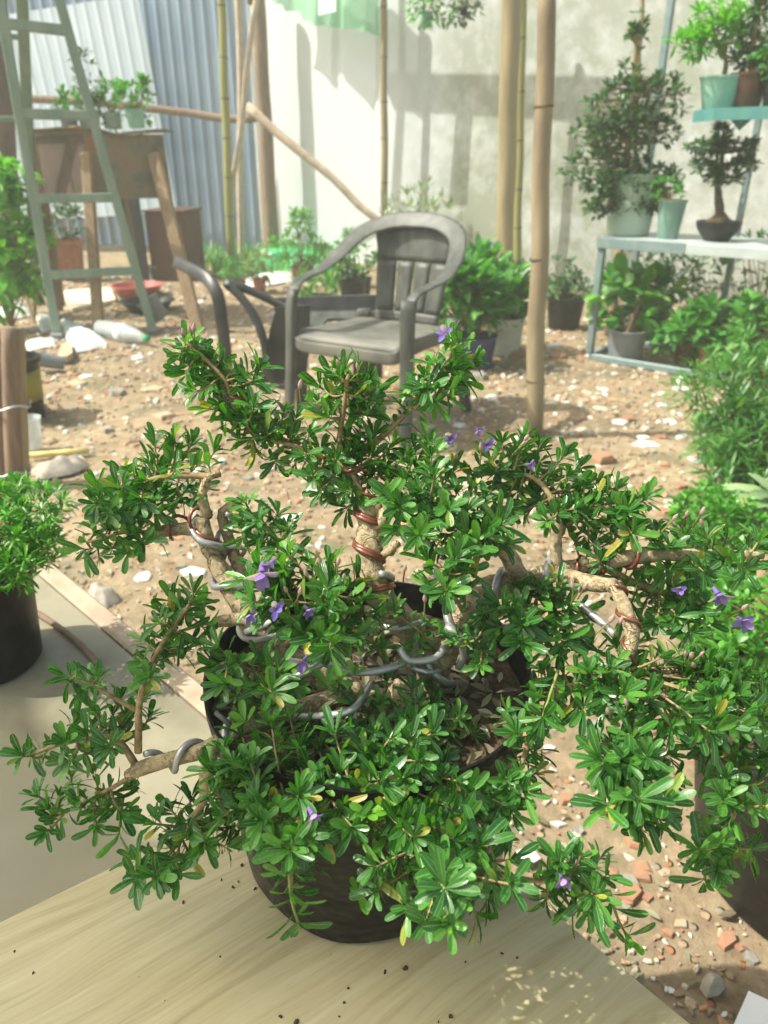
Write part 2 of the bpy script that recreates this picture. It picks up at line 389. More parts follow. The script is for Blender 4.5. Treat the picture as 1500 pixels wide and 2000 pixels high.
def wall_mat():
    m, nt, b = nodes('stained_render'); L = nt.links; vec = coord(nt)
    sx = N(nt, 'ShaderNodeSeparateXYZ'); L.new(vec, sx.inputs[0])
    a = noi(nt, 1.1, 8, .65, vec, .3); c = noi(nt, 7, 8, .65, vec); st = noi(nt, 2.2, 5, .6, coord(nt, (3, 1, .25)))
    x = ramp(nt, [(.3, (.54, .57, .59)), (.7, (.62, .645, .66))], a)
    x = mixc(nt, x, (.66, .65, .60), ramp(nt, [(.55, (0, 0, 0)), (.75, (.5,)*3)], st))
    # damp blotches rising from the foot of the wall, strongest half way along
    gx = ramp(nt, [(.20, (.06,)*3), (.30, (1, 1, 1)), (.55, (1, 1, 1)), (.75, (.6,)*3)], N_map(nt, sx.outputs[0], 0, 9))
    gz = ramp(nt, [(.0, (1, 1, 1)), (.4, (.95,)*3), (.9, (.8,)*3)], N_map(nt, sx.outputs[2], 0, 2.6))
    k = N(nt, 'ShaderNodeMath', operation='MULTIPLY'); L.new(gx, k.inputs[0]); L.new(gz, k.inputs[1])
    n2 = N(nt, 'ShaderNodeMath', operation='MULTIPLY_ADD'); L.new(a, n2.inputs[0]); n2.inputs[1].default_value = .65; 
    n3 = N(nt, 'ShaderNodeMath', operation='MULTIPLY'); L.new(c, n3.inputs[0]); n3.inputs[1].default_value = .45; L.new(n3.outputs[0], n2.inputs[2])
    bl = ramp(nt, [(.43, (.25,)*3), (.60, (1, 1, 1))], n2.outputs[0])
    k2 = N(nt, 'ShaderNodeMath', operation='MULTIPLY'); L.new(k.outputs[0], k2.inputs[0]); L.new(bl, k2.inputs[1])
    x = mixc(nt, x, (.25, .27, .21), k2.outputs[0])
    L.new(x, b.inputs['Base Color']); b.inputs['Roughness'].default_value = .9
    bump(nt, b, c, .25, .01); return m
def N_map(nt, s, a, b_):
    n = N(nt, 'ShaderNodeMapRange'); nt.links.new(s, n.inputs[0]); n.inputs[1].default_value = a; n.inputs[2].default_value = b_
    return n.outputs[0]
M['wall'] = wall_mat()
def corr_mat(name, c1, c2, dirt):
    m, nt, b = nodes(name); st = noi(nt, 3, 6, .6, coord(nt, (2.5, 2.5, .3))); a = noi(nt, 1.5, 5)
    x = ramp(nt, [(.35, c1), (.65, c2)], a)
    x = mixc(nt, x, dirt, ramp(nt, [(.55, (0, 0, 0)), (.75, (.55,)*3)], st))
    nt.links.new(x, b.inputs['Base Color']); b.inputs['Roughness'].default_value = .5; b.inputs['Metallic'].default_value = .2
    bump(nt, b, st, .15, .004); return m
M['corrlight'] = corr_mat('pale_corrugated', (.50, .62, .72), (.60, .70, .79), (.45, .46, .45))
M['corrblue'] = corr_mat('blue_grey_corrugated', (.19, .27, .38), (.27, .36, .46), (.33, .35, .35))
def wood_tile_mat():
    m, nt, b = nodes('wood_grain_tile'); L = nt.links
    warp = noi(nt, 2.6, 3, .5, coord(nt, (.8, 2.2, 1)))
    wm = N(nt, 'ShaderNodeMath', operation='MULTIPLY_ADD'); L.new(warp, wm.inputs[0]); wm.inputs[1].default_value = .085
    sx = N(nt, 'ShaderNodeSeparateXYZ'); L.new(coord(nt), sx.inputs[0]); L.new(sx.outputs[1], wm.inputs[2])
    cb = N(nt, 'ShaderNodeCombineXYZ'); mx_ = N(nt, 'ShaderNodeMath', operation='MULTIPLY'); L.new(sx.outputs[0], mx_.inputs[0]); mx_.inputs[1].default_value = .045
    L.new(mx_.outputs[0], cb.inputs[0]); L.new(wm.outputs[0], cb.inputs[1])
    f = noi(nt, 60, 8, .72, cb.outputs[0]); f2 = noi(nt, 260, 4, .6, cb.outputs[0])
    x = ramp(nt, [(.30, (.34, .275, .145)), (.50, (.52, .45, .265)), (.72, (.63, .565, .37))], f)
    x = mixc(nt, x, (.36, .28, .15), ramp(nt, [(.54, (0, 0, 0)), (.74, (.5,)*3)], f2))
    x = mixc(nt, x, (.48, .37, .19), ramp(nt, [(.5, (0, 0, 0)), (.8, (.4,)*3)], noi(nt, 5, 3)))
    sp = noi(nt, 75, 2); x = mixc(nt, x, (.10, .07, .05), ramp(nt, [(.76, (0, 0, 0)), (.80, (.85,)*3)], sp))
    L.new(x, b.inputs['Base Color']); b.inputs['Roughness'].default_value = .42; bump(nt, b, f, .12, .002); return m
M['woodtile'] = wood_tile_mat()
M['slab'] = mat('beige_table_top', (.24, .215, .145), (.29, .265, .185), 3, .45, .06, c3=(.165, .15, .095), detail=9)
M['plank'] = mat('table_edge_plank', (.36, .27, .19), (.48, .37, .27), 22, .7, .25, .002)
M['legwood'] = mat('table_leg_wood', (.2, .14, .09), (.28, .2, .13), 22, .8, .2)
def net_mat(nm, op, c, ct):
    m, nt, b = nodes(nm); b.inputs['Base Color'].default_value = (*c, 1); b.inputs['Roughness'].default_value = .8
    t = N(nt, 'ShaderNodeBsdfTransparent'); tr = N(nt, 'ShaderNodeBsdfTranslucent'); tr.inputs[0].default_value = (*ct, 1)
    m1 = N(nt, 'ShaderNodeMixShader'); m1.inputs[0].default_value = .4; m2 = N(nt, 'ShaderNodeMixShader'); m2.inputs[0].default_value = op
    L = nt.links; L.new(b.outputs[0], m1.inputs[1]); L.new(tr.outputs[0], m1.inputs[2])
    L.new(t.outputs[0], m2.inputs[1]); L.new(m1.outputs[0], m2.inputs[2]); L.new(m2.outputs[0], nt.nodes['Material Output'].inputs[0]); return m
M['net'] = net_mat('added_shade_net', .86, (.07, .42, .22), (.16, .52, .28))
M['nethang'] = net_mat('thin_net', .78, (.26, .60, .36), (.30, .70, .42))

# ------------------------------------------------------------------ world, sun, camera
w = bpy.data.worlds.new('World'); sc.world = w; w.use_nodes = True
nt = w.node_tree; sky = nt.nodes.new('ShaderNodeTexSky'); sky.sky_type = 'NISHITA'; sky.sun_disc = False
sky.sun_elevation = SEL; sky.sun_rotation = math.atan2(SUN.x, SUN.y); sky.dust_density = 6; sky.air_density = 1.0; sky.ozone_density = .4
bg = nt.nodes['Background']; bg.inputs[1].default_value = .15; nt.links.new(mixc(nt, sky.outputs[0], (.95, 1.0, .90), 1.0, 'MULTIPLY'), bg.inputs[0])
sl = bpy.data.lights.new('sun', 'SUN'); sl.energy = 4.8; sl.angle = math.radians(.6); sl.color = (1, .965, .87)
so = bpy.data.objects.new('sun', sl); COL.objects.link(so); so.rotation_euler = SUN.to_track_quat('Z', 'Y').to_euler(); so.location = (-5, 5, 8)
cd = bpy.data.cameras.new('camera'); cam = bpy.data.objects.new('camera', cd); COL.objects.link(cam)
cam.location = (0, 0, CH); cam.rotation_euler = (math.pi/2-TH, 0, 0)
cd.sensor_fit = 'VERTICAL'; cd.sensor_height = 24; cd.lens = 24*F/2000; cd.clip_start = .02; cd.clip_end = 500
cd.dof.use_dof = True; cd.dof.focus_distance = .56; cd.dof.aperture_fstop = 6.0
sc.camera = cam
sc.view_settings.view_transform = 'Standard'; sc.view_settings.look = 'None'; sc.view_settings.exposure = .54; sc.view_settings.gamma = 1
sc.cycles.use_denoising = True
sc.cycles.max_bounces = 7; sc.cycles.transparent_max_bounces = 12; sc.cycles.diffuse_bounces = 3; sc.cycles.caustics_reflective = False; sc.cycles.caustics_refractive = False
# thin pale haze volume over the yard
hz = bpy.data.materials.new('pale_haze'); hz.use_nodes = True; hn = hz.node_tree
for n_ in list(hn.nodes):
    if n_.type == 'BSDF_PRINCIPLED': hn.nodes.remove(n_)
pv = hn.nodes.new('ShaderNodeVolumePrincipled'); pv.inputs['Density'].default_value = .012; pv.inputs['Color'].default_value = (.93, .97, .90, 1); pv.inputs['Anisotropy'].default_value = 0
hn.links.new(pv.outputs[0], hn.nodes['Material Output'].inputs['Volume'])
hb_ = MB(); hb_.box((0, 0, 1.75), (200, 200, 5.7)); tag(hb_.build('haze', hz, smooth=False), 'thin pale haze filling the yard', 'haze', kind='stuff')
sc.cycles.volume_bounces = 1

# ------------------------------------------------------------------ ground and rubble
def gh(x, y):
    if abs(x) > 9 or y > 12 or y < -3: return 0.0
    return .012*noise.noise(V((x*2.1, y*2.1, 0))) + .006*noise.noise(V((x*7, y*7, 3)))
g = MB()
def axis(lo, hi, step, far): 
    a = [-far, -far/3] ; n = int((hi-lo)/step); a += [lo+step*i for i in range(n+1)]; a += [far/3, far]; return a
xs = axis(-8, 8, .16, 90); ys = axis(-2, 11, .16, 90)
vs = [(x, y, gh(x, y)-.004) for y in ys for x in xs]; nx = len(xs)
g.add(vs, [(j*nx+i, j*nx+i+1, (j+1)*nx+i+1, (j+1)*nx+i) for j in range(len(ys)-1) for i in range(nx-1)])
tag(g.build('ground', M['ground']), 'trodden brown dirt ground strewn with brick and tile rubble', 'ground', kind='structure')
g = MB()
for i in range(15000):
    Y = .35+6.8*rnd.random()**1.1; X = U(-.62, .62)*Y*1.25
    s = U(.004, .013)*(1 if rnd.random() < .85 else 1.8)*(1+Y*.25)
    if Y < 1.8: s *= .55
    g.chip((X, Y, gh(X, Y)-s*.12), (s*U(1, 2.4), s*U(.8, 1.3), s*U(.4, .7)), U(0, 6.3))
tag(g.build('rubble', M['rubble'], smooth=False), 'small brick, tile and stone crumbs scattered across the dirt', 'rubble', kind='stuff')
g = MB()
for i in range(700):
    Y = .4+6*rnd.random()**1.3; X = U(-.62, .62)*Y*1.25; k = U(.012, .03)*(1+Y*.2)
    g.leaf(V((X, Y, gh(X, Y)+.004)), V((U(-1, 1), U(-1, 1), U(0, .2))), V((U(-.3, .3), U(-.3, .3), 1)), k, k*.4, U(-.3, .4), .2, False)
tag(g.build('dead_leaves', M['litter']), 'dry fallen leaves scattered over the dirt', 'dead leaves', kind='stuff')
# larger shards, each its own thing
PAL = [('tileshard', 'white'), ('brickshard', 'orange brick'), ('greyshard', 'grey'), ('ochre', 'ochre')]
SH = [(1030,900,0,40),(1262,870,0,62),(1330,760,0,34),(1075,785,0,30),(1105,785,0,24),(1210,825,0,36),(1310,825,0,30),(1255,855,0,34),(1330,855,0,34),(1130,880,3,30),(1080,675,0,40),(1175,760,0,30),(1070,720,2,30),
 (1015,695,1,40),(1090,700,1,44),(1225,820,1,36),(1290,855,1,30),(1180,900,1,60),(1250,960,1,34),(1330,950,1,34),(1120,930,2,50),(1170,950,0,36),(960,775,0,36),(985,790,3,30),(870,870,0,34),(900,830,0,30),(935,740,2,40),(655,690,0,26),(640,720,3,30),
 (300,760,3,60),(330,715,3,44),(270,700,0,40),(320,815,3,60),(230,770,2,40),(150,750,3,46),(210,840,2,30),(170,735,0,36),(390,590,0,26),(440,620,0,22),(455,665,0,18),(480,600,0,22),(445,660,0,18),(250,905,3,30),
 (565,1010,0,40),(620,960,0,46),(380,1120,0,60),(280,1130,0,46),(355,1110,2,26),(1150,1420,2,60),(1075,1460,0,40),(1110,1560,1,50),(1080,1380,1,60),(1240,1640,1,70),(1255,1710,1,60),(1230,1720,2,70),(1230,1745,1,80),(1265,1750,1,40),(1225,1755,1,60),(1200,1700,1,34),(1215,1795,3,40),
 (1330,1800,3,54),(1305,1820,1,36),(1420,1835,1,70),(1445,1845,1,40),(1395,1920,1,60),(1350,1960,3,40),(1290,1870,1,20),(1470,1870,2,46),(1310,1935,0,26),(1415,1980,0,24),(1180,1560,3,60),(1300,1700,3,40),(1255,1690,1,50),(1160,1500,1,50),(1100,1650,3,46),(1130,1620,2,40),
 (1350,1060,1,60),(1300,1000,1,40),(1215,1060,0,40),(1290,1100,3,40),(900,920,1,40),(860,960,3,40),(760,890,3,40),(640,880,1,30),(700,860,0,22),(840,905,2,30),(780,950,3,36)]
NM = {'tileshard': 'tile_shard', 'brickshard': 'brick_fragment', 'greyshard': 'stone_fragment', 'ochre': 'tile_shard'}
GL = {0: ('white broken tile shard lying loose among the rubble on the dirt', 'white tile shards on the dirt'), 1: ('orange broken brick fragment lying loose among the rubble on the dirt', 'brick fragments on the dirt'),
      2: ('grey broken stone fragment lying loose among the rubble on the dirt', 'grey stone fragments on the dirt'), 3: ('tan ochre tile chip lying loose among the rubble on the dirt', 'tan tile chips on the dirt')}
for x, y, k, wpx in SH:
    p = onz(x, y, 0); s = wpx*pxm(p)*(.72 if y > 1300 else .9)
    o = MB()
    n = rnd.choice((4, 5, 5, 6)); a0 = U(0, 6); ax_, ay_ = s*.5, s*U(.28, .5)
    rot = Matrix.Rotation(U(-.6, .6), 3, 'Z') @ Matrix.Rotation(U(-.12, .12), 3, 'X') @ Matrix.Rotation(U(-.12, .12), 3, 'Y')
    poly = [V((math.cos(a0+6.283*i/n+U(-.3, .3))*ax_*U(.8, 1.1), math.sin(a0+6.283*i/n)*ay_*U(.8, 1.1), 0)) for i in range(n)]
    th = s*(.16 if k in (0, 3) else .4)
    top = [rot@(q*.88+V((0, 0, th*U(.8, 1.1)))) for q in poly]; bot = [rot@q for q in poly]
    base = p+V((0, 0, gh(p.x, p.y)-.002-th*.35))
    mid = [rot@(q*1.0+V((0, 0, th*.6))) for q in poly]
    vs = [base+q for q in bot+mid+top]
    fs = [tuple(range(n-1, -1, -1)), tuple(2*n+i for i in range(n))]+[(r*n+i, r*n+(i+1) % n, (r+1)*n+(i+1) % n, (r+1)*n+i) for r in (0, 1) for i in range(n)]
    o.add(vs, fs); mk = PAL[k][0]
    tag(o.build(NM[mk], M[mk], smooth=False), GL[k][0], 'shard', GL[k][1])

# ------------------------------------------------------------------ walls
def oriented(name, m, origin, xdir, build_fn, smooth=False):
    mb = MB(); build_fn(mb); o = mb.build(name, m, smooth=smooth, local=True)
    o.location = origin; o.rotation_euler = (0, 0, math.atan2(xdir.y, xdir.x)); return o
def wall_fn(mb): mb.box((4.2, .075, 1.85), (8.4, .15, 3.9))
tag(oriented('rendered_wall', M['wall'], WC, WD, wall_fn), 'white cement rendered wall with grey damp stains behind the yard', 'wall')
CD = V((-1, .22, 0)).normalized()      # corrugated wall runs left from the corner
def corr(mb, x0, x1, z0, z1, amp=.013, pitch=.13, ridge=True):
    n = int((x1-x0)/(pitch/10))
    def h(x):
        t = (x/pitch) % 1
        return amp*(max(0, 1-abs(t-.5)/.22)**.6) if ridge else amp*math.sin(t*6.283)
    vs = []; fs = []
    for i in range(n+1):
        x = x0+(x1-x0)*i/n; y = h(x)*(1+.3*noise.noise(V((x*1.7, 3, 0))))+.02*noise.noise(V((x*.9, 0, z0)))
        vs += [(x, y, z0), (x, y, z1), (x, y-.004, z0), (x, y-.004, z1)]
    for i in range(n):
        a = i*4; b_ = a+4
        fs += [(a, a+1, b_+1, b_), (a+2, b_+2, b_+3, a+3), (a, b_, b_+2, a+2), (a+1, a+3, b_+3, b_+1)]
    mb.add(vs, fs)
cw = WC+V((-.02, -.02, 0))
tag(oriented('corrugated_wall', M['corrblue'], cw, CD, lambda mb: corr(mb, 0, 11, .03, 2.5)), 'blue-grey corrugated metal sheet wall left of the white wall', 'wall')
p0 = ony(345, 412, 8.62)
def lightsheet(mb):
    corr(mb, 0, 3.2, 0, 1.95, .006)
o = oriented('corrugated_sheet', M['corrlight'], V((p0.x, p0.y, p0.z)), CD, lightsheet)
o.rotation_euler = (0, math.radians(4.5), math.atan2(CD.y, CD.x)); tag(o, 'pale blue corrugated sheet fixed over the darker sheets behind the rusty stand', 'metal sheet')
# poles
def bambpole(name, label, x0, y0, x1, y1, r0, r1, m, cat='pole', Y=None, node=.32, group=None, ytop=None):
    b = onz(x1, y1, 0) if Y is None else ony(x1, y1, Y)
    t = ony(x0, y0, b.y if ytop is None else ytop)
    k = pxm(b); t_, b_ = t, b-V((0, 0, .03 if Y is None else 0))
    root = thing(name, b, label, cat, group)
    mb = MB(); n = 14
    pts = [b_.lerp(t_, i/(n-1)) + V((math.sin(i*1.3)*.004, math.cos(i*1.7)*.004, 0)) for i in range(n)]
    mb.tube(pts, [r1*k+(r0*k-r1*k)*i/(n-1) for i in range(n)], 14)
    mb.build('pole_shaft', m, root)
    if node:
        Ln = (t_-b_).length; q = node*.6
        while q < Ln:
            c = b_.lerp(t_, q/Ln); d = (t_-b_).normalized(); r = (r1+(r0-r1)*q/Ln)*k
            rg = MB(); rg.tube([c-d*.006, c-d*.002, c+d*.002, c+d*.006], [r*1.0, r*1.10, r*1.10, r*1.0], 14, cap=False); q += node*U(.85, 1.15); rg.build('pole_node', M['bambooring'], root)
    return root
bambpole('bamboo_pole', 'thin yellow-green bamboo pole standing in front of the blue corrugated sheets', 430, -60, 452, 530, 7, 8, M['bamboogreen'])
def stick(name, label, pix, r, m, Y0, cat='stick', ground=True):
    pts = []
    for i, (x, y) in enumerate(pix): pts.append(ony(x, y, Y0))
    if ground: pts[-1] = V((pts[-1].x, pts[-1].y, -.02))
    k = pxm(pts[0]); mb = MB(); c = catmull(pts, .12)
    mb.tube(c, [r*k*(1+.10*noise.noise(V((i*.6, r, 0)))) for i in range(len(c))], 10, jit=.05)
    return tag(mb.build(name, m), label, cat)
stick('bare_stick', 'pale straight bare stick standing next to the thin green bamboo', [(462, -50), (468, 60), (470, 200), (468, 330), (472, 530)], 7, M['stick'], 7.5)
stick('bare_stick', 'pale crooked bare stick leaning across the straight pale one', [(508, -50), (492, 60), (480, 160), (470, 270), (455, 350), (448, 540)], 6, M['stick'], 7.35)
bambpole('timber_post', 'brown squared timber post at the corner of corrugated and white walls', 500, -60, 533, 502, 12, 14, M['timberdk'], 'post', node=0)
bambpole('bamboo_pole', 'thin dark bamboo pole against the white wall behind the chair back', 749, -60, 752, 528, 6, 7, M['bamboo'])
bambpole('wooden_post', 'thick tan wooden post in front of the stained white wall', 1000, -60, 984, 575, 17, 16, M['bamboo'], 'post', node=0)
bambpole('bamboo_pole', 'slim green bamboo pole tight against the thick tan post', 1022, -60, 1009, 560, 7, 8, M['bamboogreen'])
bambpole('bamboo_pole', 'nearest thick bamboo pole standing on the rubble right of the chair', 1070, -60, 1043, 850, 14, 17, M['bambooold'], node=.42)
mb = MB(); c = catmull([ony(483, 207, 8.0), ony(560, 275, 7.9), ony(650, 348, 7.8), ony(700, 400, 7.75), ony(752, 440, 7.7)], .1)
k = pxm(c[0]); mb.tube(c, [k*(9-2.5*i/len(c))*(1+.08*noise.noise(V((i*.7, 0, 0)))) for i in range(len(c))], 12, jit=.05)
tag(mb.build('log', M['log']), 'peeled pinkish log leaning diagonally across the white wall', 'log')
mb = MB(); c = catmull([ony(40, 192, 8.1), ony(180, 200, 8.1), ony(310, 214, 8.1), ony(375, 222, 8.1), ony(440, 232, 8.05), ony(500, 232, 8.0)], .1)
mb.tube(c, [k*7.5*(1+.1*noise.noise(V((i*.5, 4, 0)))) for i in range(len(c))], 10, jit=.05)
tag(mb.build('log', M['timberdk']), 'thin grey horizontal log running across the corrugated sheets', 'log')
bambpole('timber_post', 'reddish brown timber post at the far left behind the ladder', -12, -60, 22, 470, 18, 20, M['rustdark'], 'post', Y=7.2, node=0)

# hanging green net, then an unseen overhead net added to shade the table
n0 = [onwall(x, y, .28) for x, y in ((560, -90), (735, -90), (733, 68), (690, 60), (655, 52), (600, 22), (540, -10))]
mb = MB()
def hang(u, v):
    xx = 515+225*u; yb = [-2, 8, 22, 40, 50, 54, 56, 62, 68][int(round(u*8))] if u < 1 else 70
    p = onwall(xx, -120+(yb+120)*v, .30+.05*math.sin(u*17)+.02*math.sin(u*41+v*3)); return p
mb.grid(hang, 32, 8)
tag(mb.build('green_net', M['nethang']), 'translucent green netting hanging down the top of the white wall', 'net')
NETH = 2.5
def netpt(x, y, h):
    p = onz(x, y, h); return p+SUN*((NETH-h)/SUN.z)
poly = [netpt(x, y, .42) for x, y in ((-1500, 2900), (-1500, 1330), (60, 1330), (70, 1410), (160, 1500), (285, 1645), (450, 1600), (480, 1420), (400, 1240), (560, 1330), (700, 1480), (860, 1570), (990, 1720), (1000, 2000), (1040, 2900))]  # outline cut to place the shade, notched to leave one table patch sunlit
mb = MB(); mb.prism(poly, (0, 0, .004))
tag(mb.build('green_net', M['net'], smooth=False), 'unseen flat green netting added overhead to shade the near table', 'net')
# unseen timber frame added above the yard to cast shadows on the white wall
SO = 1.9
a = onwall(768, 180, 0)+SUN*SO; b_ = onwall(1180, 196, 0)+SUN*SO
mb = MB(); mb.beam(a+(a-b_)*.02, b_+(b_-a)*.05, .12, .12)
tag(mb.build('shadow_beam', M['timberdk'], smooth=False), 'unseen squared timber beam added above the yard to cast a wall shadow', 'beam')
mb = MB(); mb.tube([onwall(786, -150)+SUN*(SO+.1), onwall(785, 180)+SUN*(SO+.1), onwall(772, 400)+SUN*(SO+.1)], [.022, .04], 8)
tag(mb.build('bamboo_pole', M['bamboo']), 'unseen bamboo upright added over the yard to cast a thin wall shadow', 'pole')
mb = MB(); A1 = [onwall(x, y)+SUN*(SO-.1) for x, y in ((893, 190), (925, 190), (918, 300), (912, 400), (876, 400), (884, 300))]
mb.prism(A1, WN*.004); tag(mb.build('shadow_strip', M['cloth'], smooth=False), 'unseen grey strip added over the yard to cast an upright wall shadow', 'cloth')

# ------------------------------------------------------------------ plants: generic helpers
def crown(mb, c, r, nclump, per, L, W, fine=False, up=.25, shell=.55, spread=None, droop=.15, prof=None):
    c = V(c); r = V(r) if not isinstance(r, (int, float)) else V((r, r, r)); cl = []
    for i in range(nclump):
        while True:
            q = V((U(-1, 1), U(-1, 1), U(-1, 1)))
            if q.length <= 1 and q.length > .05: break
        q = q.normalized()*(q.length**shell)
        q *= 1+.35*noise.noise(q*1.9+c*3)
        p = c+V((q.x*r.x, q.y*r.y, q.z*r.z)); cl.append(p)
        sp = spread or L*1.1
        for j in range(per):
            d = V((U(-1, 1), U(-1, 1), U(-.6, 1)))
            d = (d.normalized()*1.0+q*.5+V((0, 0, up))).normalized()
            n = V((U(-.5, .5), U(-.5, .5), 1))
            mb.leaf(p+d*sp*U(0, .35), d, n, L*U(.65, 1.15), W*U(.75, 1.15), droop*U(.5, 2), .15, fine, prof)
    return cl
def stems(mb, base, cl, r, every=3, sag=.5):
    for i, p in enumerate(cl):
        if i % every: continue
        m = base.lerp(p, .5)+V((U(-.02, .02), U(-.02, .02), 0)); m.z = base.z+(p.z-base.z)*sag
        mb.tube(catmull([base, m, p], max(.02, (p-base).length/6)), [r, r*.35], 5, cap=False)
def pot(root, base, r0, r1, h, m, lip=.008, soil=True, thick=.006, fill=.85, n=32, wob=0, name='pot', rolled=True, smat='soil'):
    b = V(base); mb = MB()
    pr = [(r0*.94, 0), (r0, .004), (r0+(r1-r0)*.5, h*.5), (r1, h-lip*1.2)]
    if rolled: pr += [(r1+lip*.6, h-lip), (r1+lip*.6, h-.001), (r1+lip*.3, h)]
    else: pr += [(r1, h)]
    pr += [(r1-thick, h), (r1-thick*1.5, h-lip), (r0+(r1-r0)*fill*.9-thick, h*(fill-.1))]
    mb.lathe(pr, b, n, wob)
    o = mb.build(name, m, root, smooth='auto')
    if soil:
        s = MB(); rs = r0+(r1-r0)*fill-thick*1.1
        def f(u, v):
            a = u*6.2832; q = rs*v; return b+V((math.cos(a)*q, math.sin(a)*q, h*fill+.006*noise.noise(V((math.cos(a)*q*40, math.sin(a)*q*40, b.x)))))
        s.grid(f, 28, 6); s.build('soil', M[smat], root)
    return o
#@@PLANTS
# ------------------------------------------------------------------ low table with the wooden tile
TT = .418
R_POT = .122; BCX = onz(722, 1685, .43).x
P0 = onz(80, 1130, TT); P1 = onz(430, 1430, TT); bd = (P1-P0).normalized(); ad = V((bd.y, -bd.x, 0))   # ad points left/near
if ad.x > 0: ad = -ad
P0b = P0-bd*.03
tb = thing('low_table', (P0b+ad*.5+bd*.5-V((0, 0, TT))), 'low beige topped table with a brown edge plank under the plants', 'table')
EW = .028
mb = MB(); mb.prism([P0b-V((0, 0, .02)), P0b+ad*1.1-V((0, 0, .02)), P0b+ad*1.1+bd*1.2-V((0, 0, .02)), P0b+bd*1.2-V((0, 0, .02))], (0, 0, .02)); mb.build('table_top', M['slab'], tb, smooth=False)
mb = MB(); c0 = P0b-ad*(EW/2+.004); mb.beam(c0-V((0, 0, .012)), c0+bd*1.2-V((0, 0, .012)), EW, .028); mb.build('edge_plank', M['plank'], tb, smooth=False)
for s, t in ((.06, .06), (1.0, .06), (.06, 1.12), (1.0, 1.12)):
    q = P0b+ad*s+bd*t; mb = MB(); mb.box((q.x, q.y, (TT-.0205)/2), (.05, .05, TT-.021), Matrix.Rotation(math.atan2(bd.y, bd.x), 3, 'Z'), .004); mb.build('leg', M['legwood'], tb, smooth=False)
TH2 = .43
Q0 = onz(692, 1461, TH2); QA = (onz(0, 1800, TH2)-Q0).normalized(); QB = (onz(1350, 2000, TH2)-Q0).normalized()
mb = MB(); La, Lb = .72, .62
Mi = Matrix.Rotation(-math.atan2(QA.y, QA.x), 3, 'Z')
mb.prism([Mi@q for q in (V((0, 0, 0)), QA*La, QA*La+QB*Lb, QB*Lb)], (0, 0, .0115))
o = mb.build('wood_tile', M['woodtile'], smooth=False, local=True); o.location = Q0-V((0, 0, .0115)); o.rotation_euler = (0, 0, math.atan2(QA.y, QA.x))
bv = o.modifiers.new('edge', 'BEVEL'); bv.width = .0015; bv.segments = 2
tag(o, 'cream wood grain floor tile lying on the low table under the black pot', 'tile')
mb = MB()
for (x, y, s) in ((358,1762,5),(430,1868,3),(28,1858,4),(64,1900,4),(880,1985,9),(792,1891,9),(752,1898,7),(680,1930,4),(672,1958,5),(548,1985,7),(578,1997,9),(472,1690,6),(498,1735,5),(455,1732,5),(980,1862,5),(1010,1870,4)):
    p = onz(x, y, TH2+.0006); mb.chip(p, (s*pxm(p)*1.5, s*pxm(p), s*pxm(p)*.7), U(0, 6))
for i in range(55):
    p = Q0+QA*U(.01, .6)+QB*U(.01, .55)+V((0, 0, .0006)); q = U(.0006, .0018)
    if i < 30: a = U(0, 6.28); rr = R_POT+abs(rnd.gauss(0, .025)); p = V((BCX+math.cos(a)*rr, .496+math.sin(a)*rr, TH2+.0006))
    if (p-Q0).dot(QA) < .01 or (p-Q0).dot(QB) < .01: continue
    mb.chip(p, (q*U(1, 2.5), q, q*.7), U(0, 6))
tag(mb.build('soil_crumbs', M['soil'], smooth=False), 'tiny dark soil crumbs sprinkled on the wood tile', 'crumbs', kind='stuff')
mb = MB(); mb.tube(catmull([onz(60, 1190, TT+.006), onz(100, 1215, TT+.005), onz(150, 1252, TT+.005), onz(192, 1296, TT+.005)], .01), .0042, 8)
tag(mb.build('twig', M['timberdk']), 'dark thin dead twig lying on the table beside the left pot', 'twig')
# ------------------------------------------------------------------ the bonsai in front
bc = onz(722, 1685, TH2+.0005)
bc = V((bc.x, .496, TH2+.0005))
R1, R0, PH = .135, .113, .19
big = thing('potted_bonsai', bc, 'large wired bonsai with glossy leaves and lilac flowers in a black pot on wood tile', 'bonsai')
pot(big, bc, R0, R1, PH, M['potbag'], lip=.006, thick=.0022, fill=.86, n=96, wob=.03, soil=True, rolled=False)
def B(x, y, Y): return ony(x, y, Y)
def coil(mb, path, R, r, pitch, n=7, ph=0.0):
    c = catmull(path, .002); out = []; sd = None; a = ph; L = 0
    for i, p in enumerate(c):
        d = (c[min(i+1, len(c)-1)]-c[max(i-1, 0)]).normalized()
        if sd is None: sd, up = frame(d)
        sd = (sd-d*sd.dot(d)).normalized(); up = sd.cross(d)
        if i: L += (p-c[i-1]).length
        a = ph+L/pitch*6.2832
        RR = R if not isinstance(R, tuple) else R[0]+(R[1]-R[0])*i/len(c)
        out.append(p+(sd*math.cos(a)+up*math.sin(a))*RR)
    mb.tube(out, r, n)
def wood(path, r0, r1, name='branch', step=.006, n=10, m='bark'):
    c = catmull(path, step); mb = MB(); k = len(c)
    rr = [(r0+(r1-r0)*i/max(1, k-1))*(1+.22*noise.noise(V((i*.55, r0*900, path[0].x*50)))) for i in range(k)]
    mb.tube(c, rr, n, jit=.10); return mb.build(name, M[m], big)
tr = [B(835,1300,.50), B(800,1230,.495), B(745,1165,.495), B(722,1110,.50), B(722,1050,.51), B(722,985,.52)]
wood([B(860,1345,.50)]+tr, .0125, .0098, 'trunk', .004, 14)
lt = [B(640,1330,.51), B(540,1270,.505), B(478,1195,.51), B(440,1130,.53), B(405,1060,.54), B(395,1010,.545)]
wood(lt, .0115, .0060, 'trunk', .004, 12)
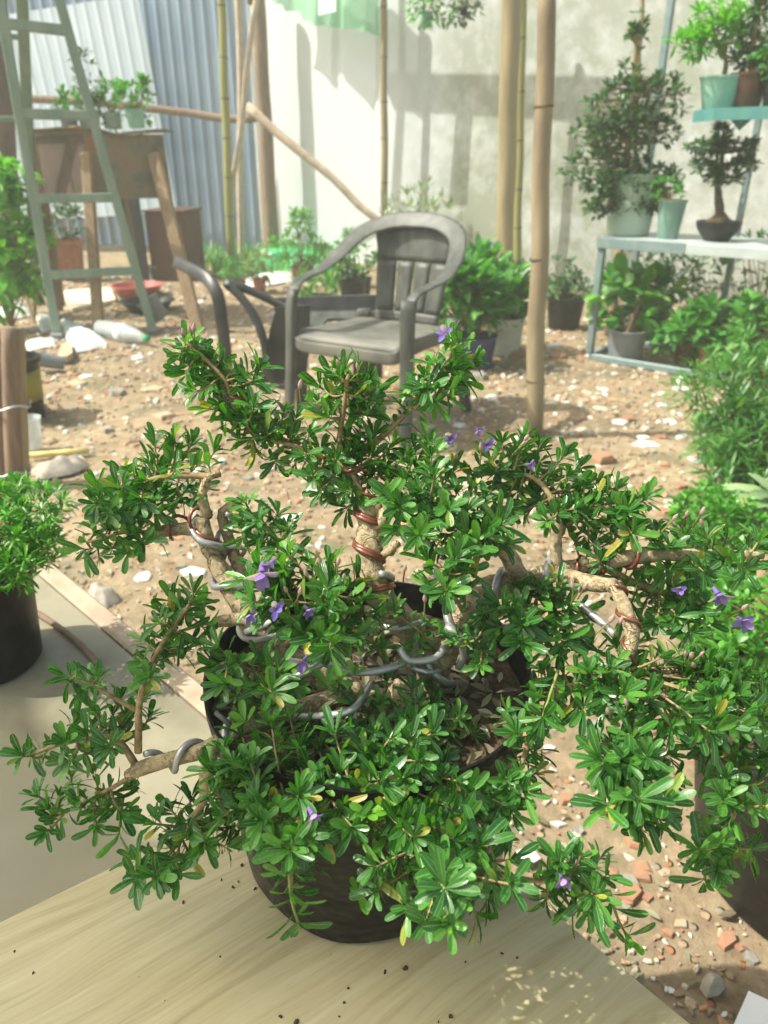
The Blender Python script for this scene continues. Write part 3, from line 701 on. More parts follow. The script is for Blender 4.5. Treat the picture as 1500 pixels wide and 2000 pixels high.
rt = [B(845,1330,.50), B(905,1195,.50), B(950,1150,.51), B(1010,1140,.515), B(1080,1118,.52), B(1150,1105,.52), B(1250,1085,.52), B(1400,1082,.52), B(1490,1085,.52)]
wood(rt, .0125, .003, 'branch')
wood([B(1200,1145,.475), B(1225,1200,.46), B(1235,1250,.45), B(1215,1310,.44)], .006, .0045, 'branch')
wood([B(1080,1118,.52), B(1140,1135,.50), B(1200,1145,.475)], .0065, .006, 'branch')
wood([B(975,1055,.505), B(995,1090,.505), B(1020,1135,.512)], .006, .007, 'branch')
wood([B(700,1350,.50), B(540,1400,.45), B(470,1420,.425), B(400,1465,.415), B(345,1480,.415), B(290,1495,.415), B(250,1515,.415)], .009, .005, 'branch')
wood([B(418,1455,.415), B(405,1510,.405), B(400,1560,.40)], .006, .0045, 'branch')
wood([B(780,1340,.50), B(790,1390,.47), B(800,1440,.44), B(760,1520,.39), B(720,1600,.36)], .009, .004, 'branch')
wood([B(722,1050,.51), B(760,1000,.51), B(800,990,.515), B(900,1005,.52)], .0065, .003, 'branch')
wood([B(395,1030,.545), B(330,1035,.55), B(290,1040,.55)], .006, .0045, 'branch')
wood([B(405,1010,.545), B(395,965,.55), B(410,930,.55), B(430,925,.55)], .005, .003, 'branch')
wood([B(475,1130,.54), B(450,1060,.55), B(435,1000,.555), B(470,985,.555)], .0062, .004, 'branch')
wood([B(420,1215,.50), B(470,1210,.49), B(520,1215,.48)], .0048, .006, 'branch')
wood([B(1085,1120,.52), B(1085,1060,.525), B(1090,1000,.53)], .006, .004, 'branch')
wood([B(820,1440,.43), B(815,1380,.45), B(800,1340,.47)], .006, .006, 'branch')
for x, y, Y, dx, dy in ((300,1042,.55,-12,0), (745,1005,.51,18,-12), (745,1085,.5,22,-6), (762,1078,.5,14,-16), (1135,1090,.51,8,12), (980,1065,.5,-6,-12), (790,1672,.34,50,18), (1130,1135,.505,10,22), (860,1258,.49,20,6)):
    mb = MB(); a = B(x, y, Y); b_ = B(x+dx, y+dy, Y-.004); mb.tube(catmull([a, a.lerp(b_, .5)+V((0, .001, .001)), b_], .003), [.0038, .003], 8, jit=.1); mb.build('branch_stub', M['bark'], big)
# training wires
def wire(path, R, r, pitch, m, ph=0):
    mb = MB(); coil(mb, path, R, r, pitch, 8, ph); mb.build('training_wire', M[m], big)
wire(tr[2:], .0115, .0021, .026, 'copper'); wire(tr[2:], .0118, .0021, .026, 'copper', .55)
wire([B(722,985,.52), B(700,930,.53), B(640,890,.54), B(560,860,.55), B(480,800,.56), B(440,745,.565)], (.0065, .0035), .0014, .022, 'copper')
wire([B(835,1300,.50), B(800,1230,.495), B(745,1165,.495), B(725,1120,.5)], .0140, .0028, .050, 'alu', 2.2)
wire(lt[1:], (.0146, .0085), .0030, .046, 'alu'); wire(rt[:6], (.0150, .0105), .0032, .044, 'alu', 1.0)
wire([B(475,1130,.54), B(450,1060,.55), B(435,1000,.555)], .0095, .0022, .03, 'alu', 2)
wire(rt[4:7], .0085, .0018, .024, 'copper', 2)
wire([B(470,1420,.425), B(400,1465,.415), B(345,1480,.415), B(290,1495,.415)], .0088, .0025, .036, 'alu', .3)
wire([B(440,1400,.43), B(425,1450,.415), B(405,1510,.405)], .0088, .0020, .03, 'chair' , 1)
wire([B(1200,1145,.475), B(1225,1200,.46), B(1235,1250,.45), B(1215,1310,.44)], .0068, .0013, .026, 'copper', 1)
wire([B(405,1060,.54), B(395,1010,.545), B(330,1035,.55)], .0085, .0015, .022, 'copper', 1)
# loose loops of thick aluminium wire near the soil
for pts in ([(600,1275,.50),(640,1298,.465),(690,1312,.455),(740,1310,.455),(800,1285,.47),(825,1225,.50)], [(780,1265,.46),(800,1290,.455),(850,1285,.46),(868,1262,.47)],
            [(870,1225,.48),(895,1240,.475),(905,1280,.475),(895,1305,.475)], [(480,1235,.48),(530,1215,.475),(570,1190,.475)], [(560,1400,.46),(630,1398,.43),(690,1385,.43),(725,1335,.47)],
            [(1130,1180,.49),(1175,1215,.47),(1200,1240,.455)], [(520,1330,.46),(580,1320,.45),(640,1290,.46)]):
    mb = MB(); mb.tube(catmull([B(*q) for q in pts], .004), .0029, 9); mb.build('training_wire', M['alu'], big)

def whorl(mb, p, ax, k, L, W, ang, jit=.25, small=1.0):
    ax = ax.normalized(); s, u = frame(ax); a0 = U(0, 6.28)
    for i in range(k):
        a = a0+i*2.399+U(-.3, .3); th = ang+U(-jit, jit)
        rad = s*math.cos(a)+u*math.sin(a)
        d = ax*math.cos(th)+rad*math.sin(th); d = (d+V((0, 0, .14))).normalized()
        n = (ax-d*ax.dot(d)); n = n.normalized()*.8+V((0, 0, .55))+V((U(-.25, .25), U(-.25, .25), 0))
        q = U(.62, 1.12)*small
        mb.leaf(p+ax*U(-.0015, .0015)+rad*.0007, d, n, L*q, W*q**.7*U(.88, 1.12), U(.05, .3), U(.1, .35), True)
LL, LW = .0200, .0055
def inside(x, y, P):
    r = False; j = len(P)-1
    for i in range(len(P)):
        if (P[i][1] > y) != (P[j][1] > y) and x < (P[j][0]-P[i][0])*(y-P[i][1])/(P[j][1]-P[i][1])+P[i][0]: r = not r
        j = i
    return r
def shoot(mw, ml, base, tip, r=.0010, nodes=3, tipk=8, L=LL, W=LW, ang=1.0, bend=None):
    m = base.lerp(tip, .5)+(bend or V((U(-.003, .003), U(-.003, .003), U(-.004, .002))))
    c = catmull([base, m, tip], .003); mw.tube(c, [r, r*.7], 5, cap=False)
    dd = (c[-1]-c[max(0, len(c)-4)]).normalized(); ax = dd+V((U(-.2, .2), U(-.2, .2), .3))
    whorl(ml, c[-1], ax, tipk, L, W, ang*.8, .35); whorl(ml, c[-1], ax, 3, L, W, .35, .2, .5)
    n = len(c); ln = (tip-base).length; q = .0045; k = 0
    while q < ln-.002 and k < nodes:
        i = max(1, n-1-int(q/ln*n)); whorl(ml, c[i], c[min(i+1, n-1)]-c[i-1], rnd.choice((2, 3, 3)), L*U(.65, 1.1), W, 1.05, .35); q += U(.0035, .0065); k += 1
# foliage pads: outline in the picture, near/far depth, number of shoots, spine
PADS = [
 ([(450,1420),(560,1400),(700,1440),(830,1400),(880,1520),(1000,1560),(980,1640),(880,1650),(760,1640),(640,1620),(520,1660),(430,1600),(400,1520)], .33,.42, 46, [(790,1390,.45),(760,1450,.42),(700,1510,.39),(600,1550,.37),(500,1570,.37)], 1),
 ([(720,1690),(800,1620),(900,1600),(1010,1620),(1010,1720),(960,1790),(860,1810),(780,1790),(710,1740)], .29,.35, 15, [(760,1520,.39),(820,1600,.36),(870,1680,.33)], 1.05),
 ([(240,1690),(300,1600),(360,1560),(430,1540),(500,1600),(460,1650),(380,1670),(330,1730),(280,1740)], .37,.42, 15, [(400,1560,.40),(360,1630,.395),(310,1690,.39)], 1),
 ([(60,1560),(130,1520),(230,1510),(270,1550),(230,1600),(140,1630),(90,1640)], .41,.44, 10, [(260,1515,.415),(180,1560,.42),(100,1600,.425)], .95),
 ([(40,1480),(120,1430),(190,1380),(280,1330),(300,1420),(220,1470),(130,1490)], .42,.46, 13, [(270,1500,.42),(220,1440,.43),(130,1450,.43),(60,1475,.43)], .95),
 ([(270,1290),(300,1190),(380,1150),(420,1170),(390,1250),(320,1310),(280,1350)], .43,.49, 14, [(270,1470,.42),(275,1360,.435),(310,1270,.45),(370,1180,.47)], .9),
 ([(120,1340),(150,1310),(220,1320),(210,1350)], .44,.46, 3, [(270,1390,.435),(200,1350,.44),(150,1320,.445)], .9),
 ([(180,960),(240,920),(300,900),(300,855),(340,850),(420,880),(400,950),(330,990),(250,1010),(190,1010)], .54,.60, 22, [(410,930,.555),(330,930,.56),(250,950,.56),(190,980,.56)], 1),
 ([(165,1020),(240,1010),(310,1050),(250,1080),(190,1090),(160,1080)], .53,.56, 10, [(290,1040,.55),(240,1040,.545),(170,1060,.54)], .95),
 ([(345,675),(420,700),(510,720),(520,780),(470,820),(400,800),(365,750)], .55,.59, 18, [(560,865,.55),(470,810,.56),(440,745,.565),(400,700,.57),(362,665,.575)], .95),
 ([(450,810),(560,800),(640,870),(720,840),(800,890),(750,930),(680,1000),(620,960),(560,910),(470,880)], .51,.57, 36, [(715,985,.52),(680,920,.53),(600,880,.54),(500,850,.55)], .95),
 ([(600,780),(650,730),(690,715),(750,780),(700,830),(620,810)], .53,.57, 13, [(655,920,.535),(665,840,.54),(675,770,.545),(680,730,.55)], .95),
 ([(780,790),(830,720),(880,680),(935,690),(900,760),(820,800)], .54,.58, 14, [(690,900,.54),(770,830,.55),(850,740,.56),(895,670,.565)], .92),
 ([(740,950),(800,870),(840,860),(900,920),(960,990),(1000,1060),(880,1080),(800,1060),(760,1010)], .475,.54, 26, [(735,1010,.515),(800,980,.515),(870,990,.51),(940,1030,.50)], 1),
 ([(920,890),(1000,860),(1040,850),(1100,870),(1180,950),(1250,970),(1240,1030),(1120,1040),(1000,1000),(930,960)], .52,.60, 30, [(1090,1000,.53),(1050,940,.55),(960,910,.56)], .95),
 ([(1080,980),(1180,940),(1270,970),(1230,1050),(1100,1060)], .52,.56, 10, [(1085,1040,.525),(1150,1000,.54),(1240,985,.55)], .95),
 ([(1110,1060),(1240,1025),(1340,1040),(1480,1070),(1500,1110),(1380,1120),(1200,1115)], .50,.545, 18, [(1150,1105,.52),(1300,1084,.52),(1480,1084,.52)], 1),
 ([(1210,1130),(1330,1120),(1400,1190),(1360,1240),(1250,1210)], .50,.54, 14, [(1180,1110,.52),(1270,1150,.52),(1370,1190,.52)], 1),
 ([(940,1190),(1060,1130),(1140,1170),(1150,1230),(1060,1280),(980,1240)], .45,.50, 15, [(1100,1130,.51),(1080,1180,.49),(1020,1210,.475)], 1),
 ([(1060,1290),(1150,1250),(1290,1260),(1420,1290),(1500,1340),(1500,1420),(1380,1430),(1250,1420),(1130,1390),(1050,1360)], .395,.465, 38, [(1215,1310,.44),(1180,1330,.435),(1100,1340,.43)], 1),
 ([(1280,1290),(1420,1290),(1500,1360),(1480,1430),(1360,1430)], .39,.45, 12, [(1215,1310,.44),(1330,1350,.43),(1460,1380,.42)], 1),
 ([(1170,1450),(1300,1440),(1340,1520),(1310,1590),(1240,1640),(1180,1580)], .345,.395, 14, [(1215,1320,.435),(1240,1430,.40),(1245,1540,.37)], 1.05),
 ([(1000,1380),(1060,1340),(1065,1480),(1030,1580),(990,1600),(985,1480)], .37,.44, 12, [(1100,1340,.43),(1040,1430,.41),(1005,1550,.39)], .95),
 ([(1350,1440),(1500,1460),(1500,1590),(1430,1600),(1400,1540)], .36,.42, 9, [(1330,1390,.425),(1400,1480,.40),(1450,1560,.38)], 1.05),
 ([(1340,1650),(1400,1600),(1470,1660),(1390,1710)], .36,.39, 4, [(1440,1570,.38),(1420,1620,.375),(1375,1690,.37)], 1),
 ([(1060,1690),(1160,1650),(1190,1710),(1170,1780),(1100,1780),(1050,1750)], .32,.355, 8, [(940,1700,.335),(1040,1720,.335),(1130,1730,.335),(1190,1810,.33)], .95),
 ([(490,1110),(560,1080),(690,1120),(730,1200),(680,1270),(570,1260),(490,1190)], .43,.48, 25, [(560,1260,.485),(600,1220,.465),(640,1160,.45)], 1.05),
 ([(480,980),(560,1010),(590,1080),(540,1100),(470,1050)], .50,.54, 9, [(440,1000,.555),(500,1010,.53),(550,1060,.515)], .95),
 ([(820,1070),(920,1080),(910,1160),(830,1150)], .445,.47, 7, [(905,1195,.495),(880,1150,.475),(870,1110,.455)], 1.1),
 ([(410,1260),(520,1290),(600,1330),(490,1380),(425,1330)], .42,.46, 10, [(600,1330,.48),(520,1320,.455),(450,1290,.45)], .9),
 ([(640,1180),(720,1170),(770,1230),(730,1290),(650,1260)], .455,.48, 2, [(760,1300,.49),(725,1250,.475),(700,1200,.465)], .8),
 ([(770,1390),(850,1370),(880,1430),(800,1450)], .42,.44, 5, [(800,1400,.455),(815,1410,.44)], .9),
 ([(650,1350),(760,1330),(880,1360),(930,1430),(860,1450),(700,1430)], .435,.465, 12, [(800,1400,.455),(760,1390,.455),(720,1390,.45)], .8),
 ([(760,1175),(810,1190),(880,1250),(800,1280)], .46,.48, 4, [(830,1290,.49),(815,1230,.475)], .75),
 ([(870,1230),(960,1200),(990,1270),(920,1310)], .46,.49, 5, [(905,1260,.49),(930,1250,.475)], .75),
 ([(540,1640),(600,1620),(610,1700),(550,1720)], .31,.34, 4, [(600,1560,.37),(572,1640,.33),(570,1740,.32)], 1),
]
for P, Yn, Yf, cnt, spine, sz in PADS:
    cnt = max(2, int(round(cnt*(1.5 if min(p[1] for p in P) > 1395 and min(p[0] for p in P) > 380 else 1.12))))
    sp = catmull([B(*q) for q in spine], .004)
    mw = MB(); ml = MB(); r0 = .0030 if cnt > 12 else .0020
    mw.tube(sp, [r0, r0*.45], 7, jit=.08)
    xs_ = [p[0] for p in P]; ys_ = [p[1] for p in P]; y0, y1 = min(ys_), max(ys_)
    pts = []; tries = 0
    while len(pts) < cnt and tries < 20000:
        tries += 1
        x, y = U(min(xs_), max(xs_)), U(y0, y1)
        if not inside(x, y, P): continue
        md = 40*(1-.5*tries/6000) if tries < 9000 else 0
        if any((x-a)**2+(y-b_)**2 < md*md for a, b_, _ in pts): continue
        t = (y-y0)/max(1, y1-y0); Y = Yf+(Yn-Yf)*t+U(-.018, .018)
        pts.append((x, y, Y))
    for x, y, Y in pts:
        p = B(x, y, Y); q = min(sp, key=lambda a: (a-p).length)
        if (p-q).length < .006: p = q+V((U(-1, 1), U(-1, 1), U(.2, 1))).normalized()*.008
        shoot(mw, ml, q, p, .0011, rnd.choice((4, 5, 6, 7)), rnd.choice((5, 6, 7)), LL*sz*U(.78, 1.1), LW*sz, U(.85, 1.3))
    for i in range(0, len(sp), 2):       # leaves along the spine too
        if i > len(sp)*.3: whorl(ml, sp[i], sp[min(i+1, len(sp)-1)]-sp[i-1]+V((0, 0, .001)), rnd.choice((2, 3)), LL*sz*.85, LW*sz, 1.1)
    tw = mw.build('leafy_branch', M['twig'], big); ml.build('foliage', M['leaf'], tw)
# long lone sprigs
for pts, k in (([(570,1630,.33),(565,1700,.315),(570,1760,.305),(582,1800,.30)], 5), ([(1190,1740,.335),(1205,1790,.33),(1225,1830,.325)], 4), ([(350,700,.575),(362,672,.575)], 6), ([(830,900,.54),(838,868,.54)], 6), ([(1440,1120,.5),(1480,1060,.51)], 6), ([(860,1700,.33),(868,1735,.29)], 9), ([(240,1560,.42),(232,1630,.415)], 4), ([(1400,1600,.39),(1375,1720,.365)], 4),
              ([(1210,1560,.37),(1250,1560,.34)], 9), ([(1010,1240,.47),(1018,1190,.465)], 9), ([(1090,1310,.43),(1060,1400,.40)], 9), ([(600,1200,.46),(640,1150,.44)], 10)):
    c = catmull([B(*q) for q in pts], .004); mw = MB(); ml = MB(); mw.tube(c, [.0013, .0009], 6)
    for i in range(1, len(c), 2): whorl(ml, c[i], c[i]-c[i-1], rnd.choice((2, 3)), LL, LW, 1.1)
    whorl(ml, c[-1], c[-1]-c[-2]+V((0, -.001, .002)), min(k, 6), LL*1.1, LW*1.1, 1.0, .4)
    tw = mw.build('leafy_branch', M['shoot'], big); ml.build('foliage', M['leaf'], tw)
# bright young tips
ml = MB()
for x, y, Y in ((640,1340,.44),(660,1330,.44),(600,1300,.45),(690,1320,.45),(612,790,.54),(700,1740,.33),(445,1510,.405),(490,790,.555),(480,1410,.42),(1230,1030,.53),(870,690,.56),(890,700,.56),(720,1590,.35),(760,1580,.35)):
    whorl(ml, B(x, y, Y), V((U(-.4, .4), -.3, 1)), 4, .015, .006, .8)
ml.build('young_leaves', M['leaf_young'], big)
# leaf litter on the soil
ml = MB()
for i in range(420):
    a = U(0, 6.28); q = R1*.86*math.sqrt(rnd.random()); d = V((U(-1, 1), U(-1, 1), U(-.12, .25)))
    ml.leaf(bc+V((math.cos(a)*q, math.sin(a)*q, PH*.86+U(.002, .008))), d, V((U(-.5, .5), U(-.5, .5), 1)), U(.010, .02), U(.004, .007), .2, .2, False)
tag(ml.build('leaf_litter', M['litter'], big), None, None, kind='stuff')
# flowers and buds
def flower(x, y, Y, s=1.0, ax=None):
    p = B(x, y, Y); ax = (ax or V((U(-.5, .5), -.6, U(-.4, .5)))).normalized(); sd, up = frame(ax); mb = MB()
    c = catmull([p-ax*.006*s, p], .002); mb.tube(c, [.0012*s, .0022*s], 6, cap=False)
    for i in range(5):
        a = i*1.2566+U(-.2, .2); rad = sd*math.cos(a)+up*math.sin(a); d = rad*.75+ax*U(.3, 1.1)
        mb.leaf(p, d, ax-rad*.4, .0095*s*U(.7, 1.2), .0058*s*U(.8, 1.1), -.25 if i % 2 else .3, .25, True, [(0, .3), (.25, .7), (.5, 1), (.75, .95), (.93, .6), (1, .15)])
    f = mb.build('flower', M['petal'], big); return f
for x, y, Y, s in ((512,1118,.43,1.5),(526,1104,.435,1.2),(540,1190,.425,.95),(596,1290,.42,1.25),(600,1190,.43,.8),(486,1200,.43,.85),(1402,1160,.47,1.25),(1450,1212,.47,1.15),(1328,1150,.49,.8),
                   (610,1590,.315,.95),(1098,1716,.32,.9),(870,652,.55,.9),(950,868,.53,.9),(880,855,.53,.95),(1038,905,.53,.75),(935,840,.53,.75),(850,1120,.44,.6)):
    flower(x, y, Y, s*.85)
BUDS = [(360,655,.575),(372,650,.575),(378,648,.575),(585,758,.545),(663,712,.55),(700,722,.55),(620,1085,.44),(625,1100,.44),(660,1102,.44),(672,1130,.44),(600,1125,.44),(585,1160,.43),(560,1155,.43),(1315,1015,.5),(1370,1005,.5),(1372,1025,.5),(1340,1008,.5),
        (1368,1280,.43),(1355,1302,.43),(1350,1285,.43),(1340,1280,.43),(1130,1155,.46),(1140,1150,.46),(1120,1150,.46),(1210,1218,.43),(1190,1215,.43),(1450,1190,.47),(1190,1395,.40),(1225,1378,.40),(790,1115,.45),(1025,860,.54),(1020,870,.54),(830,1175,.46),(890,895,.53),(940,880,.53)]
for x, y, Y in BUDS:
    p = B(x, y, Y); d = V((U(-.5, .5), U(-.4, .1), 1)).normalized(); mb = MB(); q = p-d*.012+V((U(-.003, .003), .004, -.002))
    mb.tube(catmull([q, q.lerp(p, .5), p], .004), .0006, 5, cap=False)
    st_ = mb.build('flower_stalk', M['copper'] if rnd.random() < .3 else M['shoot'], big)
    mb = MB(); s = U(.55, .95); mb.lathe([(0, 0), (.0013*s, .001*s), (.0021*s, .0035*s), (.0019*s, .006*s), (.0009*s, .0085*s), (0, .0095*s)], p-d*.001, 8, ax=d); mb.build('flower_bud', M['bud'], st_)
#@@BACK
# ------------------------------------------------------------------ step ladder
lf, rf = onz(113, 660, 0), onz(300, 650, 0)
lt_, rt_ = ony(-4, -20, 4.62), ony(110, -20, 4.70)
lad = thing('step_ladder', (lf+rf)/2, 'pale green painted metal step ladder standing open in front of the rusty stand', 'ladder')
fn = ((rf-lf).cross(rt_-rf)).normalized()
for a, b_ in ((lf, lt_), (rf, rt_)):
    mb = MB(); mb.beam(a, b_+(b_-a)*.25, .052, .030, fn); mb.build('rail', M['ladder'], lad, smooth=False)
    mb = MB(); mb.box(a+V((0, 0, .015)), (.075, .05, .03), None, .006); mb.build('rubber_foot', M['greypl'], lad, smooth=False)
def railpt(a, b_, y):
    lo, hi = 0.0, 1.25
    for _ in range(40):
        m_ = (lo+hi)/2; p = a+(b_-a)*m_; q = p-V((0, 0, CH)); v = (q.y*ST+q.z*CT)/(q.y*CT-q.z*ST)*F
        if 1000-v > y: lo = m_
        else: hi = m_
    return a+(b_-a)*lo
for yl, yr in ((538, 528), (388, 386), (222, 226), (46, 60)):
    mb = MB(); mb.beam(railpt(lf, lt_, yl), railpt(rf, rt_, yr), .050, .034, fn); mb.build('rung', M['ladder'], lad, smooth=False)
rl0, rl1 = ony(72, 600, 5.6), ony(42, -20, 4.80); rl0.z = 0
rr0, rr1 = ony(-110, 600, 5.5), ony(-40, -20, 4.74); rr0.z = 0
for a, b_ in ((rl0, rl1), (rr0, rr1)):
    mb = MB(); mb.beam(a, b_+(b_-a)*.2, .06, .03, fn); mb.build('rear_rail', M['ladder'], lad, smooth=False)
for y in (232, 72): 
    mb = MB(); mb.beam(railpt(rr0, rr1, y), railpt(rl0, rl1, y), .028, .022, fn); mb.build('rear_rung', M['ladder'], lad, smooth=False)
# ------------------------------------------------------------------ rusty stand
sY = 4.95
sb = onz(290, 640, 0)
stand = thing('plant_stand', V((-1.5, 5.0, 0)), 'rusty sheet metal stand on splayed timber legs carrying small potted plants', 'stand')
a0, a1 = ony(162, 262, 4.93), ony(318, 262, 5.1)
wd = (a1-a0); wd.z = 0; wd = V((wd.x, wd.y, 0)); zt = (a0.z+a1.z)/2; a0.z = a1.z = zt
dp = V((-wd.y, wd.x, 0)).normalized()*.42+V((-.30, 0, 0))
zb = ony(200, 390, 4.9).z
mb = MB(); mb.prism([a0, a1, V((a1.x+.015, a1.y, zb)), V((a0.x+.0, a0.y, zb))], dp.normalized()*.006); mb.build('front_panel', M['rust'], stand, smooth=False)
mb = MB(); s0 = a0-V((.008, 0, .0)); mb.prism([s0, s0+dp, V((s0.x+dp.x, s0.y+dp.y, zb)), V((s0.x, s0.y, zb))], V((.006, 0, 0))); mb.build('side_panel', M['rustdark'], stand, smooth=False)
mb = MB()
def topf(u, v):
    p = a0.lerp(a1, -.12+1.2*u)+dp*(-.07+1.25*v); return p+V((0, 0, .012+.018*math.sin(u*9)*(1-v)+.025*(u < .08)))
mb.grid(topf, 24, 8); o = mb.build('stand_top', M['rust'], stand); o.modifiers.new('thick', 'SOLIDIFY').thickness = .008
for (xa, ya, Ya), (xb, yb), w_ in (((165, 300, 4.86), (193, 655), .06), ((298, 300, 5.02), (388, 645), .075)):
    mb = MB(); b_ = onz(xb, yb, 0); mb.beam(ony(xa, ya, Ya)+V((0, .03, 0)), b_-V((0, 0, .02)), w_, .05, (0, 1, 0)); mb.build('leg', M['timber'], stand, smooth=False)
for dx in (0, 1):
    mb = MB(); p = (a0 if dx == 0 else a1)+dp; mb.beam(p, V((p.x-.05+.1*dx, p.y+.05, -.02)), .05, .05, (0, 1, 0)); mb.build('leg', M['timberdk'], stand, smooth=False)
# small pots on the stand
def potplant(name, label, base, r0, r1, h, m, c, r, ncl, per, L, W, lm, cat='potted plant', group=None, trunk=None, stem=True, up=.25, shell=.55, lip=.008, n=28, every=3, prof=None, sr=.004, fine=False, parts2=None, PD=1.0):
    root = thing(name, base, label, cat, group)
    pot(root, base, r0, r1, h, m, lip, True, n=n)
    top = V(base)+V((0, 0, h*.84)); mb = MB(); cl = crown(mb, c, r, ncl, per, L, W, up=up, shell=shell, prof=prof, fine=fine)
    if parts2:
        for c2, r2, n2 in parts2: cl += crown(mb, c2, r2, int(n2*PD), per, L, W, up=up, shell=shell, prof=prof, fine=fine)
    mb.build('foliage', lm, root)
    ms = MB()
    if trunk: 
        cc = catmull([top]+trunk, .02); ms.tube(cc, [sr*4*(1-.6*i/len(cc)) for i in range(len(cc))], 8, jit=.08)
        for i, p in enumerate(cl):
            if i % every: continue
            q = min(cc, key=lambda a: (a-p).length); ms.tube([q, q.lerp(p, .5)+V((0, 0, -.005)), p], [sr, sr*.4], 5, cap=False)
    elif stem: stems(ms, top, cl, sr, every)
    ms.build('stem', M['twig'], root)
    return root
zt2 = zt+.03
def onst(x, Y): p = ony(x, 256, Y); return V((p.x, p.y, zt2))
b_ = onst(268, 4.98); potplant('potted_plant', 'small pale mint pot with a leafy seedling at the right end of the rusty stand', b_, .045, .055, .10, M['mint'], ony(262, 200, 5.0), (.10, .08, .13), 26, 7, .05, .022, M['mid'])
b_ = onst(222, 5.12); potplant('potted_plant', 'white plastic pot with a bushy seedling in the middle of the rusty stand', b_, .05, .055, .09, M['palegreen'], ony(222, 205, 5.12), (.13, .08, .12), 34, 7, .05, .020, M['mid'])
b_ = onst(178, 5.06); potplant('potted_plant', 'tall dark leaved seedling in a pale pot at the left of the rusty stand', b_, .055, .065, .10, M['palegreen'], ony(170, 170, 5.06), (.07, .06, .19), 30, 7, .05, .02, M['dark'])
b_ = onst(138, 5.0); potplant('potted_plant', 'low spreading plant in a grey pot at the curled end of the rusty stand', b_, .045, .05, .07, M['greypl'], ony(140, 205, 5.0), (.10, .08, .07), 20, 7, .045, .02, M['mid'])
# clutter under and round the stand
def onpix(x, y): return onz(x, y, 0)
b_ = onpix(305, 585); b_.y += .9; b_ = V((b_.x*1.12, b_.y, 0))
cab = thing('wooden_box', b_, 'dark reddish brown wooden box behind the legs of the rusty stand', 'box')
q = ony(300, 500, b_.y); zz0 = 0.0; zz1 = ony(300, 416, b_.y).z
mb = MB(); mb.box((b_.x+.12, b_.y+.2, zz1/2), (.34, .4, zz1), Matrix.Rotation(-.15, 3, 'Z'), .008); mb.build('box_body', M['cabinet'], cab, smooth=False)
mb = MB(); mb.box((b_.x-.17, b_.y+.0, zz1/2+.06), (.16, .02, zz1+.12), Matrix.Rotation(-.15, 3, 'Z'), .004); mb.build('side_board', M['black'], cab, smooth=False)
mb = MB(); mb.box((b_.x+.12, b_.y+.2, zz1+.012), (.37, .43, .02), Matrix.Rotation(-.15, 3, 'Z'), .004); mb.build('lid', M['cabinet'], cab, smooth=False)
def sqpot(x, y, Y, wpx, hpx, m, label, cat='pot', name='square_pot'):
    p = onpix(x, y); k = pxm(p); s = wpx*k/2; h = hpx*k; root = thing(name, p, label, cat); mb = MB()
    vs = []; 
    for sc_, z in ((.78, 0), (.97, h*.86), (1.06, h*.87), (1.06, h), (.94, h), (.90, h*.8)):
        for i, j in ((-1, -1), (1, -1), (1, 1), (-1, 1)): vs.append(p+Matrix.Rotation(.3, 3, 'Z')@V((i*s*sc_, j*s*sc_, z)))
    fs = [(3, 2, 1, 0)]+[(r*4+k_, r*4+(k_+1) % 4, (r+1)*4+(k_+1) % 4, (r+1)*4+k_) for r in range(5) for k_ in range(4)]+[(20, 21, 22, 23)]
    mb.add(vs, fs); mb.build('pot', m, root, smooth=False); return root, p, s, h
r_, p, s, h = sqpot(140, 548, 0, 60, 76, M['terra'], 'square orange terracotta pot with dark leaves behind the ladder rungs')
mb = MB(); cl = crown(mb, p+V((.02, 0, h+.14)), (.12, .1, .16), 26, 6, .09, .035, up=.5); mb.build('foliage', M['dark'], r_)
mb = MB(); stems(mb, p+V((0, 0, h*.8)), cl, .004); mb.build('stem', M['twig'], r_)
def slabthing(name, pts, z, th, m, label, cat, rot=None):
    P = [onz(x, y, z) for x, y in pts]; mb = MB(); mb.prism(P, (0, 0, -th)); return tag(mb.build(name, m, smooth=False), label, cat)
slabthing('cardboard_sheet', ((118, 568), (215, 560), (226, 584), (140, 602), (112, 596)), .03, .028, M['card'], 'flat pale cardboard sheet lying on the dirt behind the ladder rungs', 'cardboard')
def basin(x, y, wpx, hpx, m, label, cat='basin', name='basin', lean=None, taper=.72):
    p = onpix(x, y); k = pxm(p); r = wpx*k/2; h = hpx*k; mb = MB()
    mb.lathe([(r*taper*.95, 0), (r*taper, .004), (r*.97, h*.9), (r*1.06, h*.93), (r*1.06, h), (r*.95, h), (r*(taper-.04), .012), (0, .012)], p if not lean else p+V((0, 0, r*.8)), 28, ax=V(lean) if lean else None)
    return tag(mb.build(name, m, smooth='auto'), label, cat)
basin(270, 578, 96, 22, M['redbasin'], 'wide faded red plastic basin under the rusty stand')
basin(290, 606, 100, 20, M['blackpl'], 'black plastic basin in front of the faded red basin')
basin(312, 545, 44, 26, M['tealpot'], 'small grey green bowl beside the right leg of the rusty stand', 'bowl', 'bowl')
basin(318, 640, 44, 44, M['greypl'], 'blue grey plastic pot lying tilted by the right foot of the stand', 'pot', 'plastic_pot', lean=(-.55, -.1, .9), taper=.75)
basin(128, 722, 30, 46, M['greypl'], 'grey plastic cup lying on its side beside the banded black bucket', 'cup', 'plastic_cup', lean=(-.9, -.25, .25), taper=.8)
